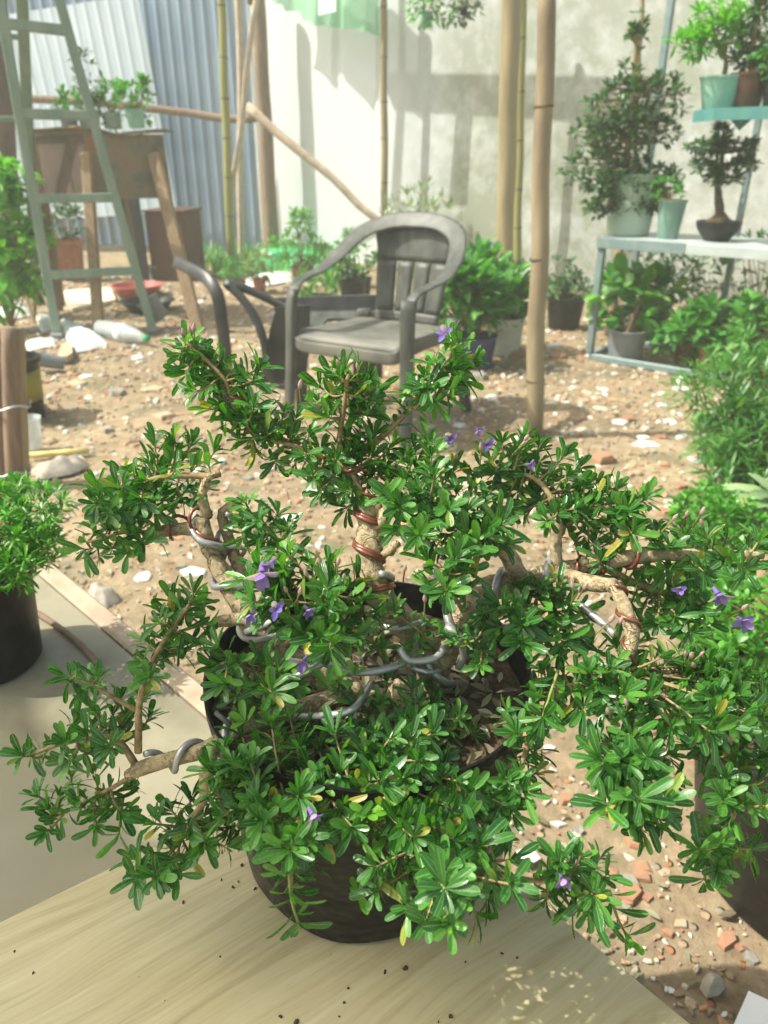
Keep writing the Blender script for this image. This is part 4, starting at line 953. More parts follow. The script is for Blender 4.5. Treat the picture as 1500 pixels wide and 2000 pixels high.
# bottle
b0, b1 = onz(195, 640, .05), onz(292, 662, .045); d = (b1-b0); L_ = d.length; d.normalize()
bt = thing('plastic_bottle', V((b0.x, b0.y, 0)), 'crumpled clear plastic bottle with a green cap lying by the ladder foot', 'bottle')
mb = MB(); r = .052; prof = [(0, 0), (r*.8, .002), (r, .012)]+[(r*(1-.06*(i % 2)), .02+L_*.55*i/10) for i in range(11)]+[(r*.9, L_*.68), (r*.45, L_*.86), (r*.3, L_*.90)]
mb.lathe(prof, b0, 20, ax=d, wob=.06); mb.build('bottle_body', M['clear'], bt)
mb = MB(); mb.lathe([(r*.34, 0), (r*.36, .004), (r*.36, L_*.07), (0, L_*.075)], b0+d*(L_*.905), 16, ax=d); mb.build('cap', M['netgreen'], bt)
mb = MB(); mb.lathe([(r*1.01, 0), (r*1.01, L_*.16)], b0+d*(L_*.42), 20, ax=d); mb.build('label_band', M['cloth'], bt)
# cloths and sacks
def cloth(name, pts, m, label, cat, hgt=.05, seed=0):
    P = [onz(x, y, 0) for x, y in pts]; c = sum(P, V())/len(P); mb = MB(); n = len(P); rings = 9; vs = []; fs = []
    for r in range(rings+1):
        t = r/rings
        for i in range(n*6):
            a = P[(i//6) % n].lerp(P[(i//6+1) % n], (i % 6)/6); q = c.lerp(a, t)
            z = hgt*(1-t**3)*(.55+.6*abs(noise.noise(V((q.x*9+seed, q.y*14, 0)))))+.022*noise.noise(V((q.x*22, q.y*30, seed)))*(1-t)+.006
            vs.append(V((q.x, q.y, z)))
    K = n*6
    for r in range(rings):
        for i in range(K): fs.append((r*K+i, r*K+(i+1) % K, (r+1)*K+(i+1) % K, (r+1)*K+i))
    mb.add(vs, fs); return tag(mb.build(name, m), label, cat)
cloth('cloth', ((120, 626), (150, 640), (178, 652), (212, 672), (185, 684), (150, 690), (138, 680), (128, 660)), M['cloth'], 'crumpled pale blue cloth lying at the left ladder foot', 'cloth', .09, 2)
cloth('sack', ((0, 600), (30, 596), (72, 610), (60, 618), (20, 626), (-5, 615)), M['clothwhite'], 'crumpled white plastic sack lying at the far left on the dirt', 'sack', .08, 5)
cloth('sack', ((70, 622), (100, 620), (104, 645), (84, 652), (75, 640)), M['clothwhite'], 'small white plastic bag scrap just left of the ladder foot', 'bag', .06, 8)
cloth('cloth', ((50, 672), (105, 662), (108, 676), (55, 688)), M['clothwhite'], 'white rag lying on the dirt above the grey cup', 'rag', .03, 11)
slabthing('plastic_disc', ((135, 634), (160, 632), (178, 648), (150, 650)), .03, .02, M['red'], 'flat red plastic scrap behind the pale blue cloth', 'scrap')
slabthing('yellow_card', ((112, 696), (120, 672), (138, 668), (142, 688), (130, 696)), .04, .03, M['ochre'], 'yellow card scrap lying in front of the pale blue cloth', 'card')
# banded bucket, cup and stakes at the left edge
p = onpix(40, 815); k = pxm(p); r = 56*k
bk = thing('bucket', p, 'black plastic bucket with an olive yellow band behind the left stakes', 'bucket')
hb = 118*k*1.0
mb = MB(); mb.lathe([(r*.8, 0), (r*.82, .004), (r*.93, hb*.9), (r*1.02, hb*.92), (r*1.02, hb), (r*.9, hb), (r*.8, hb*.6), (0, hb*.6)], p, 36); mb.build('bucket_body', M['blackpl'], bk, smooth='auto')
mb = MB(); mb.lathe([(r*(.82+.11*.32)+.003, hb*.32), (r*(.82+.11*.8)+.003, hb*.80)], p, 36); mb.build('label_band', M['yellowband'], bk)
slabthing('red_scrap', ((20, 700), (24, 698), (44, 722), (26, 728)), hb*.72+.02, .004, M['red'], 'bright red plastic scrap inside the banded bucket', 'scrap')
basin(66, 875, 46, 62, M['clear'], 'clear disposable plastic cup upright on the dirt in front of the bucket', 'cup', 'plastic_cup')
for i, (x0, x1, y1, r, m, lb) in enumerate(((-6, 4, 950, 17, 'timberdk', 'grey weathered stake at the left edge bound with wire'), (20, 26, 955, 16, 'timberdk', 'middle dark stake of the wire bound bundle at the left edge'), (36, 46, 950, 11, 'bamboo', 'thin brown stake on the right of the wire bound bundle'))):
    b_ = onpix(x1, y1); t = ony(x0, 640, b_.y+.05); k = pxm(b_); mb = MB(); c = catmull([b_-V((0, 0, .03)), b_.lerp(t, .5), t], .05); mb.tube(c, [r*k*(1+.08*noise.noise(V((j*.7, i*9, 0)))) for j in range(len(c))], 10)
    tag(mb.build('garden_stake', M[m]), lb, 'stake')
for y, lb in ((790, 'upper steel wire ring binding the left stakes'), (918, 'lower steel wire ring binding the left stakes')):
    cc = ony(18, y, onpix(26, 955).y+.02); k = pxm(cc); mb = MB()
    mb.tube([cc+V((math.cos(a*.2618)*40*k, math.sin(a*.2618)*30*k, .006*math.sin(a))) for a in range(25)], .004, 6, cap=False); tag(mb.build('wire_ring', M['alu']), lb, 'wire')
a, b_ = onz(58, 889, .012), onz(174, 880, .012); mb = MB(); mb.tube([a, a.lerp(b_, .3), a.lerp(b_, .55), a.lerp(b_, .6), b_], [.011, .011, .011, .013, .010], 10)
tag(mb.build('bamboo_stick', M['yellowbamboo']), 'short yellow bamboo stick lying on the dirt right of the stakes', 'stick')
cloth('cement_lump', ((60, 925), (110, 908), (165, 902), (172, 916), (140, 930), (80, 940)), M['stone'], 'greenish grey cement lump lying below the yellow bamboo stick', 'lump', .06, 15)
# lime green shrub at left edge
b_ = onz(20, 640, 0); root = thing('shrub', b_, 'lime green broad leaved shrub at the left edge in front of the ladder', 'shrub')
mb = MB(); cl = []
for x, y, rr, n_ in ((18, 345, .09, 16), (0, 420, .13, 20), (28, 500, .14, 34), (0, 560, .14, 20), (62, 470, .06, 8)):
    cl += crown(mb, ony(x, y, b_.y-.1), rr, n_, 6, .105, .06, up=.35, droop=.35)
mb.build('foliage', M['lime'], root); mb = MB(); stems(mb, b_-V((0, 0, .02)), cl, .006, 4); mb.build('stem', M['twig'], root)
b_ = onz(68, 632, 0); root = thing('shrub', b_, 'dark green trailing shrub between the lime shrub and the ladder foot', 'shrub')
mb = MB(); cl = crown(mb, ony(50, 480, b_.y+.25), (.12, .12, .36), 60, 6, .07, .03, up=-.2); mb.build('foliage', M['dark'], root); mb = MB(); stems(mb, b_, cl, .005, 5); mb.build('stem', M['twig'], root)

# ------------------------------------------------------------------ plastic armchair
def chair_build(root, mp, ms, squash=1.0):
    # local frame: +X right, +Y back, Z up
    half = [V((.255, -.235, .565)), V((.262, -.20, .600)), V((.272, -.12, .615)), V((.275, .0, .635)), V((.262, .11, .690)), V((.215, .21, .765)), V((.12, .265, .805))]
    hoop = [V((-q.x, q.y, q.z)) for q in half]+[V((0, .280, .815))]+half[::-1]
    c = catmull(hoop, .02); n = len(c); ups = []; ww = []
    for i, q in enumerate(c):
        t = 1-abs(2*i/(n-1)-1); t = t*t*(3-2*t); ups.append((V((0, 0, 1))*(1-t)+V((-q.x*1.0, -.8, .55))*t).normalized()); ww.append(.044+.030*t+.012*math.sin(t*3.14))
    mb = MB(); mb.sweep(c, ups, ww, .011); mb.build('arm_hoop', mp, root, local=True)
    for s in (-1, 1):
        leg = catmull([V((s*.255, -.235, .580)), V((s*.258, -.252, .50)), V((s*.262, -.258, .36)), V((s*.275, -.285, .0))], .03); n = len(leg)
        mb = MB(); mb.sweep(leg, V((s*.45, -1, .05)), [.058-.012*i/n for i in range(n)], [.030]*n); mb.build('front_leg', mp, root, local=True)
        leg = catmull([V((s*.215, .20, .43)), V((s*.225, .25, .25)), V((s*.245, .315, 0))], .03); mb = MB(); mb.sweep(leg, V((s*.4, 1, .05)), [.062]*len(leg), [.028]*len(leg)); mb.build('rear_leg', mp, root, local=True)
    def sf(u, v):
        x = -.235+.47*u; y = -.265+.47*v; x *= 1-.06*v
        z = .415-.028*math.sin(u*3.14)*math.sin(min(1, v*1.1)*3.14)-.03*v-.03*(max(0, .12-v)/.12)**2
        return V((x, y, z))
    mb = MB(); mb.grid(sf, 20, 20); o = mb.build('seat', ms, root, local=True); o.modifiers.new('thick', 'SOLIDIFY').thickness = -.012
    # apron round the seat
    mb = MB(); r = [sf(0, 1), sf(0, .5), sf(0, .05), sf(.08, 0), sf(.5, 0), sf(.92, 0), sf(1, .05), sf(1, .5), sf(1, 1)]
    mb.sweep(catmull([q-V((0, 0, .02)) for q in r], .02), V((0, 0, 1)), .012, .05); mb.build('seat_apron', ms, root, local=True)
    # backrest splat: curved panel with three slots made of four slats and solid head and foot
    def bp(x, t, off=0):      # t 0 bottom..1 top
        y = .205+.085*t-.03*(x/.14)**2*0+.0; wv = .150+.035*t+.02*max(0, t-.7)/.3
        return V((x*wv, .19+.09*t+off-.02*(1-x*x)*(-1), .395+.415*t-.0))
    def panel(t0, t1, x0, x1, nm):
        mb = MB(); mb.grid(lambda u, v: bp(x0+(x1-x0)*u, t0+(t1-t0)*v), 8, 8); o = mb.build(nm, mp, root, local=True); md = o.modifiers.new('thick', 'SOLIDIFY'); md.thickness = .010; md.offset = 0
    mb = MB(); sl = [(-1, -.50), (-.45, -.03), (.03, .45), (.50, 1)]
    mb.grid(lambda u, v: bp(-1+2*u, .60+.38*v), 10, 6); mb.grid(lambda u, v: bp(-1+2*u, .0+.10*v), 10, 3)
    for x0, x1 in sl: mb.grid(lambda u, v: bp(x0+(x1-x0)*u, .10+.50*v), 3, 8)
    o = mb.build('backrest', mp, root, local=True); md = o.modifiers.new('thick', 'SOLIDIFY'); md.thickness = .011; md.offset = 0
fl, fr = onz(560, 838, 0), onz(797, 888, 0)
xd = (fr-fl).normalized(); mid = (fl+fr)/2; yd = V((-xd.y, xd.x, 0)); o0 = mid+yd*.285
ch = thing('plastic_armchair', o0, 'dark grey plastic armchair with a paler seat facing the bonsai', 'chair')
chair_build(ch, M['chair'], M['seat']); ch.rotation_euler = (0, 0, math.atan2(xd.y, xd.x)); ch.scale = (.97, 1.0, .935)
# second, darker chair behind it, turned away
c2o = V((-.42, 3.25, 0))
c2 = thing('plastic_armchair', c2o, 'black plastic armchair turned sideways behind the grey one', 'chair')
Y2 = 3.05
def swp(pix, w_, t_, nm, up=(0, -1, .2), zground=False):
    P = [ony(x, y, Y) for x, y, Y in pix]
    if zground: P[-1].z = 0
    mb = MB(); mb.sweep(catmull(P, .02), V(up), w_, t_); mb.build(nm, M['chairdark'], c2)
swp([(345, 512, 3.35), (375, 527, 3.2), (405, 545, 3.1), (424, 575, 3.05), (432, 620, 3.05), (440, 690, 3.05), (447, 830, 3.0)], .052, .03, 'front_leg', zground=True)
swp([(440, 552, 3.1), (475, 562, 3.12), (520, 582, 3.15), (560, 600, 3.2), (600, 596, 3.35)], .05, .022, 'armrest', (0, -.4, 1))
swp([(440, 552, 3.1), (470, 580, 3.08), (498, 620, 3.06), (516, 668, 3.05), (524, 720, 3.05), (540, 750, 3.05), (580, 752, 3.05), (600, 735, 3.08)], .035, .025, 'back_frame')
mb = MB(); P = [ony(x, y, 3.12) for x, y in ((508, 745), (528, 640), (540, 600), (606, 596), (604, 690), (594, 748))]; mb.prism(P, (0, .012, 0)); mb.build('backrest', M['chairdark'], c2, smooth=False)
mb = MB(); P = [ony(x, y, Y) for x, y, Y in ((535, 582, 3.3), (742, 576, 3.3), (742, 606, 3.28), (535, 608, 3.28))]; mb.prism(P, (0, .02, 0)); mb.build('seat_apron', M['chairdark'], c2, smooth=False)
mb = MB(); P = [ony(x, y, Y) for x, y, Y in ((540, 608, 3.26), (740, 606, 3.26), (735, 622, 3.2), (640, 622, 3.2), (625, 640, 3.15), (545, 640, 3.15))]; mb.prism(P, (0, 0, -.012)); mb.build('seat', M['chair'], c2, smooth=False)
for x0, x1, y1, Y in ((588, 590, 800, 3.15), (700, 700, 760, 3.25), (735, 738, 770, 3.6)):
    t = ony(x0, 610, Y); b_ = V((ony(x1, y1, Y).x, Y, 0)); mb = MB(); mb.sweep(catmull([t, b_], .1), V((0, -1, 0)), .05, .03); mb.build('rear_leg', M['chairdark'], c2)

# ------------------------------------------------------------------ metal rack on the right
RA = onz(1150, 703, 0); RB = onz(1400, 745, 0); ru = (RB-RA).normalized(); rv = V((-ru.y, ru.x, 0)); DEP = .46; HL = .62; HU = 1.17
rack = thing('metal_rack', RA, 'teal and grey slotted steel rack holding bonsai pots on two decks', 'rack')
def rp(t, s, z): return RA+ru*t+rv*s+V((0, 0, z))
def rb(a, b_, w_, t_, m, nm, up=(0, 0, 1)):
    mb = MB(); mb.beam(a, b_, w_, t_, up); mb.build(nm, m, rack, smooth=False)
Zx = lambda s, z: (s, z)
rb(rp(0, 0, .02), rp(2.2, 0, .02), .03, .035, M['zinc'], 'bottom_rail'); rb(rp(0, DEP, .02), rp(2.2, DEP, .02), .035, .035, M['zinc'], 'bottom_rail')
rb(rp(0, 0.02, .0195), rp(0, DEP-.02, .0195), .03, .033, M['zinc'], 'bottom_rail')
for t in (0, 2.2):
    rb(rp(t, -.001, .038), rp(t, -.001, HL-.04), .036, .036, M['zinc'], 'post', rv); rb(rp(t, DEP, .038), rp(t, DEP, 2.1), .036, .036, M['zinc'], 'post', rv)
for t, s in ((.50, DEP+.02), (1.0, DEP+.02)): rb(rp(t, s, 0), rp(t, s, 2.1), .03, .03, M['zinc'], 'post', rv)
mb = MB(); mb.prism([rp(-.02, -.02, HL-.02), rp(2.22, -.02, HL-.02), rp(2.22, DEP+.0, HL-.02), rp(-.02, DEP, HL-.02)], (0, 0, .02)); mb.build('lower_deck', M['steelpale'], rack, smooth=False)
rb(rp(-.02, -.026, HL-.022), rp(.42, -.026, HL-.022), .012, .05, M['zinc'], 'deck_edge'); rb(rp(.422, -.026, HL-.022), rp(2.22, -.026, HL-.022), .012, .048, M['steelpale'], 'deck_edge')
ut = .36
mb = MB(); mb.prism([rp(ut, .0, HU-.02), rp(ut+.14, -.16, HU-.02), rp(2.2, -.16, HU-.02), rp(2.2, DEP-.1, HU-.02), rp(ut, DEP-.1, HU-.02)], (0, 0, .02)); mb.build('upper_deck', M['teal'], rack, smooth=False)
mb = MB(); q0, q1, q2 = rp(ut-.004, .0, HU-.045), rp(ut+.136, -.166, HU-.045), rp(2.2, -.166, HU-.045)
mb.prism([q0, q1, q2, q2-rv*.008, q1-rv*.008-ru*.004, q0-ru*.009], (0, 0, .046)); mb.build('deck_edge', M['teal'], rack, smooth=False)
mb = MB(); p_ = rp(ut+.20, -.02, HU-.022); mb.prism([p_+ru*.06, p_-ru*.06, p_-V((0, 0, .06))], rv*.006); mb.build('brace', M['teal'], rack, smooth=False)
# plants on the rack
def deck(x, s, z, t=None):           # point on deck at picture column x, depth s
    lo, hi = -.2, 2.4
    for _ in range(40):
        m_ = (lo+hi)/2; p = rp(m_, s, z); X = 750+F*p.x/(p.y*CT-(p.z-CH)*ST)
        if X < x: lo = m_
        else: hi = m_
    return rp(lo, s, z)
def atd(x, y, p): return ony(x, y, p.y)
b_ = deck(1225, .22, HL+.0005); k = pxm(b_)
parts = [(atd(1238, 110, b_), (.05, .05, .16), 26), (atd(1215, 210, b_), (.17, .13, .12), 66), (atd(1290, 195, b_), (.13, .12, .10), 36), (atd(1160, 265, b_), (.10, .10, .07), 20), (atd(1150, 335, b_), (.12, .10, .08), 30), (atd(1300, 260, b_), (.07, .07, .05), 12), (atd(1280, 350, b_), (.13, .11, .06), 40), (atd(1240, 330, b_), (.16, .13, .05), 26), (atd(1200, 398, b_)-rv*.13, (.09, .04, .05), 20), (atd(1285, 385, b_)-rv*.12, (.09, .05, .06), 30), (atd(1235, 360, b_)-rv*.14, (.13, .04, .04), 28)]
root = potplant('potted_bonsai', 'large conical dark green bonsai in a pale green pot on the lower deck', b_, 40*k, 50*k, 108*k, M['palegreen'], atd(1225, 270, b_), (.16, .13, .10), 80, 8, .040, .017, M['dark'], 'bonsai', PD=1.45, trunk=[atd(1222, 330, b_), atd(1232, 240, b_), atd(1238, 160, b_), atd(1244, 70, b_)], sr=.005, parts2=parts, every=2)
b_ = deck(1303, .17, HL+.0005); potplant('potted_plant', 'narrow teal pot with a leafy plant beside the large conical bonsai', b_, 18*k, 25*k, 66*k, M['tealpot'], atd(1300, 372, b_), (.08, .07, .05), 26, 6, .035, .015, M['mid'])
b_ = deck(1398, .2, HL+.0005); k = pxm(b_)
pads = [(atd(1412, 262, b_), (.05, .05, .03), 10), (atd(1380, 288, b_), (.09, .06, .025), 20), (atd(1440, 292, b_), (.08, .06, .03), 18), (atd(1375, 330, b_), (.07, .05, .02), 12), (atd(1450, 322, b_), (.07, .05, .02), 12), (atd(1415, 345, b_), (.08, .05, .025), 16)]
root = thing('potted_bonsai', b_, 'small bonsai with flat foliage pads in a shallow black bowl on the lower deck', 'bonsai')
mb = MB(); r = 41*k; mb.lathe([(r*.55, 0), (r*.6, .006), (r*.95, 22*k), (r*1.02, 30*k), (r*1.02, 36*k), (r*.9, 36*k), (r*.8, 28*k), (0, 30*k)], b_, 28); mb.build('pot', M['blackpl'], root, smooth='auto')
mb = MB(); mb.lathe([(r*.8, 30*k), (r*.4, 42*k), (r*.18, 52*k), (0, 54*k)], b_, 20, wob=.1); mb.build('soil', M['soil'], root)
mb = MB(); cl = []
for c_, r_2, n_ in pads: cl += crown(mb, c_, r_2, int(n_*2.2), 8, .034, .014, up=.3)
mb.build('foliage', M['dark'], root); mb = MB(); cc = catmull([b_+V((0, 0, 44*k)), atd(1402, 360, b_), atd(1410, 310, b_), atd(1413, 258, b_)], .02); mb.tube(cc, [.022*(1-.75*i/len(cc)) for i in range(len(cc))], 9, jit=.1)
for i, p in enumerate(cl):
    if i % 3 == 0: q = min(cc, key=lambda a: (a-p).length); mb.tube([q, p], [.005, .002], 5, cap=False)
mb.build('trunk', M['darkbark'], root)
b_ = deck(1402, .06, HU+.0005); k = pxm(b_)
root = potplant('potted_bonsai', 'bright lime feathery bonsai in a mint glazed pot on the upper deck', b_, 30*k, 42*k, 58*k, M['mint'], atd(1400, 75, b_), (.11, .09, .05), 44, 8, .055, .015, M['lime'], 'bonsai', trunk=[atd(1418, 120, b_), atd(1405, 95, b_), atd(1395, 60, b_)], sr=.003, parts2=[(atd(1358, 90, b_), (.06, .06, .04), 14), (atd(1395, 20, b_), (.09, .07, .04), 16), (atd(1440, 30, b_), (.07, .06, .03), 10), (atd(1335, 82, b_), (.04, .03, .02), 4), (atd(1430, 65, b_), (.06, .06, .04), 10)])
b_ = deck(1455, .08, HU+.0005); potplant('potted_bonsai', 'dark spindly bonsai in a brown glazed pot on the upper deck', b_, 23*k, 36*k, 62*k, M['brownpot'], atd(1475, 85, b_), (.06, .06, .08), 40, 8, .036, .015, M['dark'], 'bonsai', PD=1.8, trunk=[atd(1470, 90, b_), atd(1478, 40, b_), atd(1492, -10, b_)], sr=.004, parts2=[(atd(1485, 15, b_), (.03, .03, .06), 14), (atd(1460, 118, b_), (.07, .05, .03), 16), (atd(1500, 110, b_), (.07, .06, .06), 20)])
b_ = deck(1512, .05, HU+.0005); potplant('potted_plant', 'dark leafy plant in a black pot at the right picture edge on the upper deck', b_, 20*k, 28*k, 50*k, M['blackpl'], atd(1520, 110, b_), (.09, .07, .08), 30, 7, .04, .015, M['mid'])
# below the rack
bl_ = leafr = [(0, .3), (.2, .8), (.45, 1.0), (.75, .8), (1, .12)]
b_ = rp(.16, .17, .04); b_.z = 0; b_ = onz(1218, 705, 0); k = pxm(b_)
potplant('potted_plant', 'glossy round leaved plant in a charcoal pot under the rack corner', b_, 30*k, 37*k, 62*k, M['greypl'], ony(1230, 595, b_.y+.05), (.20, .14, .14), 44, 4, .10, .075, leafmat('round_leaf', (.045, .20, .03), (.10, .32, .04), (.25, .45, .08), rough=.25, trans=.25), prof=[(0, .3), (.2, .8), (.45, 1.0), (.75, .8), (1, .12)], sr=.005)
for lab, x, y, wr, hh, mm, cx, cy, rr, nn in (('basil like plant in a brown clay pot under the rack', 1330, 722, 30, 66, 'brownpot', 1345, 650, (.13, .11, .07), 34), ('larger basil like plant in a wide terracotta pot under the rack', 1395, 738, 50, 72, 'terra', 1400, 635, (.20, .15, .10), 66), ('tall soft green plant in a black pot under the right end of the rack', 1480, 760, 40, 70, 'blackpl', 1480, 640, (.16, .14, .15), 60)):
    b_ = onz(x, y, 0)+rv*.08; k = pxm(b_); potplant('potted_plant', lab, b_, wr*k*.8, wr*k, hh*k, M[mm], ony(cx, cy, b_.y), rr, nn, 6, .075, .038, M['mid'], sr=.004)
for lab, x, Y, cx, cy, rr, nn in (('dim bushy plant behind the round leaved one under the rack', 1265, 4.5, 1270, 530, (.16, .12, .16), 46), ('dim spreading plant in the middle behind the rack', 1370, 4.35, 1360, 545, (.22, .14, .20), 60), ('dim plant at the right behind the rack', 1470, 4.2, 1470, 545, (.20, .14, .20), 50)):
    b_ = ony(x, 660, Y); b_.z = 0; potplant('potted_plant', lab, b_, .09, .11, .20, M['blackpl'], ony(cx, cy, Y), rr, nn, 6, .06, .022, M['dark'], sr=.005)
stick('wooden_stake', 'short orange brown timber stake standing behind the rack corner', [(1212, 455), (1206, 520), (1195, 620)], 9, M['timber'], 4.55, 'stake')
bambpole('bamboo_cane', 'thin tan cane supporting the top of the large conical bonsai', 1256, -40, 1238, 330, 4, 4, M['bamboo'], 'cane', Y=4.22, node=.2)

# ------------------------------------------------------------------ plants between chair and wall
def gp(name, lab, x, y, rpx, hpx, m, crowns, L, W, lm, per=6, up=.25, every=3, sr=.005, cat='potted plant', **kw):
    b_ = onz(x, y, 0); k = pxm(b_); c0 = crowns[0]
    mk = lambda c: (ony(c[0], c[1], b_.y+(c[4] if len(c) > 4 else 0)), (c[2]*k, c[2]*k*.8, c[3]*k))
    a = mk(c0)
    return potplant(name, lab, b_, rpx*k*.82, rpx*k, hpx*k, m, a[0], a[1], int(14+c0[2]*c0[3]*.012), per, L, W, lm, cat, up=up, every=every, sr=sr, parts2=[(*mk(c), int(8+c[2]*c[3]*.012)) for c in crowns[1:]], **kw)
gp('potted_plant', 'broad leaved bright green plant in a dark blue glazed pot right of the chair', 925, 715, 42, 62, M['bluepot'], [(905, 575, 58, 40), (880, 545, 40, 36), (930, 600, 36, 24)], .10, .045, M['mid'])
gp('potted_plant', 'pinkish stemmed leafy plant in a round white pot behind the blue pot', 980, 688, 40, 70, M['whitepot'], [(960, 570, 60, 40), (930, 540, 45, 40), (1000, 600, 30, 20)], .11, .05, M['mid'])
gp('potted_shrub', 'fine leaved dark shrub in a square black pot right of the thick post', 1100, 640, 36, 58, M['blackpl'], [(1095, 540, 30, 40), (1125, 560, 34, 26), (1080, 570, 26, 22)], .05, .016, M['dark'], per=8)
gp('potted_shrub', 'rounded topiary with a small top ball behind the chair arm', 590, 545, 22, 24, M['terra'], [(590, 432, 28, 16), (585, 480, 55, 26), (620, 500, 30, 30)], .07, .024, M['bush'], per=9)
gp('potted_plant', 'leafy plant in a small red pot behind the black chair', 508, 572, 13, 28, M['redpot'], [(508, 520, 26, 22)], .07, .03, M['grey'])
gp('potted_plant', 'low weedy plant in a rusty pot near the corner of the walls', 470, 570, 12, 22, M['redpot'], [(462, 530, 24, 16)], .06, .02, M['mid'])
gp('potted_plant', 'bushy plant in a black pot seen through the chair frame', 700, 600, 26, 56, M['blackpl'], [(700, 500, 42, 34), (670, 535, 30, 24)], .07, .03, M['mid'])
gp('potted_plant', 'dense green plant behind the right side of the chair back', 850, 620, 26, 40, M['blackpl'], [(850, 510, 34, 44), (835, 560, 36, 26)], .07, .028, M['bush'])
gp('potted_plant', 'low bushy green plant in a black pot between the chair legs and the wall', 620, 600, 30, 22, M['blackpl'], [(620, 560, 50, 24)], .08, .03, M['mid'])
gp('potted_plant', 'spindly green plant with yellow leaves in a grey pot behind the chair', 1010, 575, 18, 30, M['greypl'], [(1010, 545, 24, 26)], .06, .025, M['grey'])
b_ = onz(810, 540, 0); root = thing('weed_shrub', b_, 'sparse grey green wild shrub against the white wall above the chair back', 'shrub')
mb = MB(); cl = crown(mb, ony(810, 430, b_.y), (.38, .2, .30), 70, 6, .08, .02, up=.4, shell=.8); mb.build('foliage', M['grey'], root); mb = MB(); stems(mb, b_, cl, .006, 2); mb.build('stem', M['twig'], root)
b_ = onz(905, 520, 0); root = thing('weed_shrub', b_, 'small yellowish wild shrub at the foot of the stained wall', 'shrub')
mb = MB(); cl = crown(mb, ony(895, 460, b_.y), (.16, .14, .26), 36, 6, .08, .028, up=.4); mb.build('foliage', M['mid'], root); mb = MB(); stems(mb, b_, cl, .006, 2); mb.build('stem', M['twig'], root)
# pots along the wall foot
basin(690, 612, 50, 62, M['blackpl'], 'black pot with yellow tape on its rim behind the chair', 'pot', 'plastic_pot', taper=.85)
basin(690, 560, 54, 30, M['whitepot'], 'low white plastic tray behind the chair back', 'tray', 'plastic_tray')
cloth('green_net_heap', ((478, 535), (500, 508), (550, 498), (600, 492), (650, 505), (655, 530), (600, 540), (540, 536), (505, 540)), M['netgreen'], 'bright green netting heaped on the ground at the wall corner', 'net', .20, 21)
cloth('sack', ((470, 552), (520, 535), (575, 530), (580, 548), (540, 556), (490, 565)), M['clothwhite'], 'white plastic sheet spread on the ground before the green net heap', 'sheet', .06, 25)
# grass along the corrugated sheets
mb = MB()
for i in range(700):
    x = U(360, 640); p = onz(x, U(500, 545), 0); d = V((U(-.35, .35), U(-.35, .35), 1)); mb.leaf(p, d, V((U(-1, 1), -1, .2)), U(.08, .22), .014, U(.1, .5), .1, False)
for i in range(260):
    x = U(880, 1160); p = onz(x, U(545, 590), 0); d = V((U(-.35, .35), U(-.35, .35), 1)); mb.leaf(p, d, V((U(-1, 1), -1, .2)), U(.05, .14), .014, U(.1, .5), .1, False)
tag(mb.build('weeds', M['mid']), 'wild grass and weeds along the foot of the walls', 'weeds', kind='stuff')
# hanging pots at the top
for lab, x, y, m, lm, wpx, hpx, rr in (('small mint pot with trailing plant hanging at the top of the white wall', 832, 54, 'mint', 'mid', 12, 26, (.13, .1, .10)), ('dark hanging plant right of the small mint hanging pot', 905, 30, 'blackpl', 'dark', 8, 14, (.10, .08, .13))):
    Y = 5.6; b_ = ony(x, y, Y); k = pxm(b_); root = potplant('hanging_plant', lab, b_, wpx*k*.85, wpx*k, hpx*k, M[m], ony(x+4, y-34, Y), rr, 34, 6, .06, .02, M[lm], up=0, sr=.003)
    for a in (0, 2.1, 4.2):
        mb = MB(); q = b_+V((math.cos(a)*wpx*k, math.sin(a)*wpx*k, hpx*k)); mb.tube([q, b_+V((0, 0, .9))], .003, 5); mb.build('hanger_wire', M['blackpl'], root)

# ------------------------------------------------------------------ near plants left and right
b_ = onz(-22, 1290, TT+.0005); k = pxm(b_); HPT = .125
root = thing('potted_fern', b_, 'feathery bright green plant in a black pot on the left end of the low table', 'potted plant')
pot(root, b_, 98*k, 112*k, HPT, M['blackpl'], lip=.005, thick=.003)
mb = MB(); cl = []
for x, y, Y, rr, n_ in ((5, 1010, b_.y+.04, (.065, .06, .045), 70), (62, 1000, b_.y+.03, (.045, .05, .03), 34), (-10, 1075, b_.y-.02, (.075, .06, .04), 70), (48, 1100, b_.y-.03, (.038, .045, .025), 26), (-60, 1040, b_.y, (.07, .07, .06), 40)):
    cl += crown(mb, ony(x, y, Y), rr, n_, 12, .015, .0034, up=.3, fine=False)
mb.build('foliage', M['bush'], root); mb = MB(); stems(mb, b_+V((0, 0, HPT*.8)), cl, .0016, 3); mb.build('stem', M['twig'], root)
# right bushes
def bigbush(lab, base, crs, L, W, lm, per, potdim=None, name='shrub', every=4, up=.3):
    root = thing(name, base, lab, 'shrub'); mb = MB(); cl = []
    for x, y, Y, rr, n_ in crs: cl += crown(mb, ony(x, y, Y), rr, n_, per, L, W, up=up)
    mb.build('foliage', lm, root); h = 0
    if potdim: pot(root, base, *potdim); h = potdim[2]*.8
    mb = MB(); stems(mb, V(base)+V((0, 0, h)), cl, .005, every); mb.build('stem', M['twig'], root)
bigbush('feathery light green shrub at the right edge in front of the rack', V((1.25, 2.22, 0)), [(1430, 760, 2.25, (.17, .15, .10), 120), (1480, 850, 2.15, (.18, .15, .13), 140), (1410, 860, 2.1, (.10, .12, .06), 46), (1500, 720, 2.35, (.15, .15, .12), 60), (1440, 940, 2.0, (.10, .12, .08), 70)], .050, .009, M['fern'], 8, (.14, .17, .16, M['blackpl']))
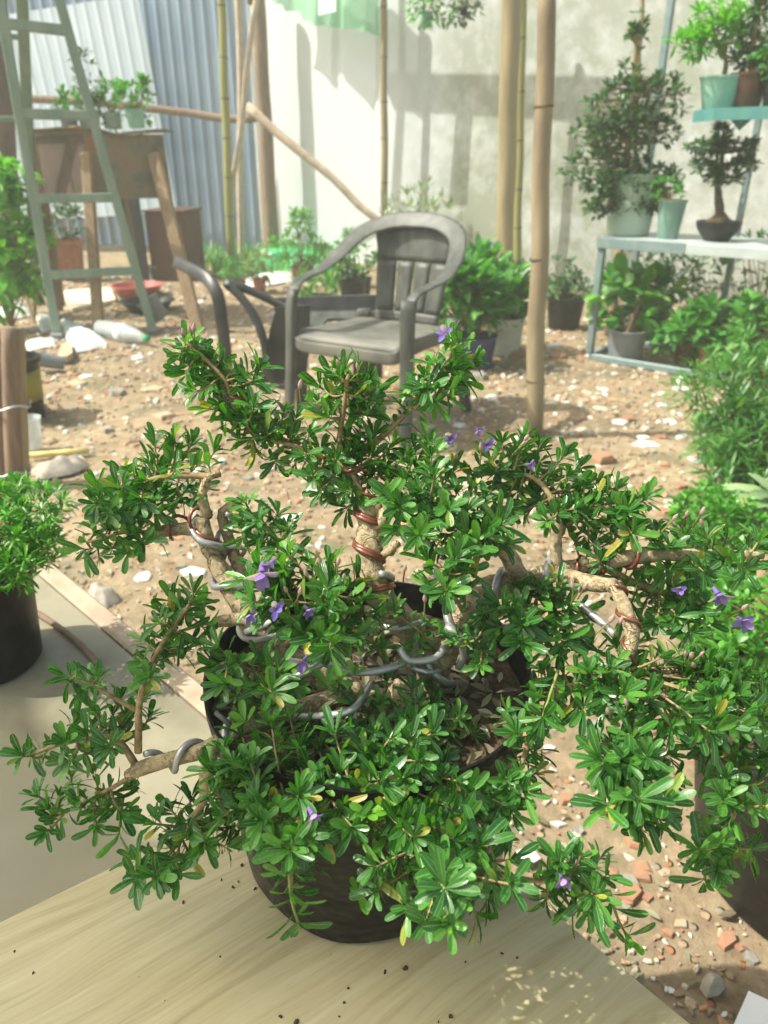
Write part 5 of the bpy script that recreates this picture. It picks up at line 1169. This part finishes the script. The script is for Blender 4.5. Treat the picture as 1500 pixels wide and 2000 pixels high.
bigbush('dense small leaved bright green bush at the right edge behind the bonsai', V((.86, 1.42, 0)), [(1400, 1030, 1.5, (.10, .10, .08), 190), (1440, 1130, 1.42, (.14, .12, .13), 330), (1480, 1250, 1.34, (.13, .12, .12), 150), (1380, 1100, 1.44, (.07, .1, .1), 60), (1430, 1330, 1.3, (.10, .1, .06), 60)], .020, .010, M['bush'], 9, (.12, .15, .14, M['blackpl']))
b_ = V((1.02, 1.72, 0)); root = thing('strap_plant', b_, 'pale green strap leaved plant leaning in at the right edge above the dense bush', 'plant')
mb = MB(); c_ = ony(1530, 985, 1.62)
for i in range(26):
    d = V((U(-1, .25), U(-.6, .6), U(-.25, .8))); mb.leaf(c_, d, V((U(-.3, .3), -.4, 1)), U(.09, .15), .028, U(.2, .6), .35, True, [(0, .5), (.3, .85), (.6, 1), (.85, .7), (1, .1)])
mb.build('foliage', M['succ'], root); mb = MB(); mb.tube(catmull([b_, V((c_.x+.02, c_.y, .25)), c_], .03), [.022, .016], 9, jit=.05); mb.build('stem', M['timberdk'], root)
stick('garden_stake', 'bare brown stake rising at the right edge behind the bonsai branch', [(1498, 1090), (1492, 1180), (1500, 1330)], 17, M['timber'], 1.18, 'stake')
b_ = V((.68, .80, 0)); root = thing('potted_plant', b_, 'large glossy black pot of dense small leaved greenery standing on the rubble at lower right', 'potted plant')
pot(root, b_, .185, .235, .30, M['blackpl'], lip=.012, n=64, thick=.005)
mb = MB(); cl = crown(mb, b_+V((.02, .12, .36)), (.24, .14, .10), 330, 8, .021, .010, up=.4); cl += crown(mb, b_+V((-.06, -.02, .31)), (.14, .16, .03), 90, 8, .021, .010, up=.4); mb.build('foliage', M['bush'], root); mb = MB(); stems(mb, b_+V((.05, .08, .25)), cl, .003, 3); mb.build('stem', M['twig'], root)
# paper at the lower right corner, stone
slabthing('paper_sheet', ((1462, 1935), (1520, 1962), (1560, 2080), (1420, 2030), (1440, 1985)), .012, .003, M['paper'], 'bright white paper sheet lying at the lower right corner', 'paper')
slabthing('paper_sheet', ((1008, 1662), (1036, 1652), (1056, 1676), (1030, 1690)), .012, .003, M['paper'], 'white paper scrap on the ground just past the tile edge', 'paper')
cloth('stone', ((1365, 1935), (1372, 1915), (1400, 1918), (1416, 1935), (1402, 1950), (1378, 1955)), M['stone'], 'grey angular stone on the dirt at the lower right', 'stone', .035, 31)
cloth('stone', ((172, 1168), (195, 1152), (225, 1160), (238, 1178), (210, 1192), (180, 1186)), M['stone'], 'pale grey stone on the dirt just beyond the table edge', 'stone', .05, 33)
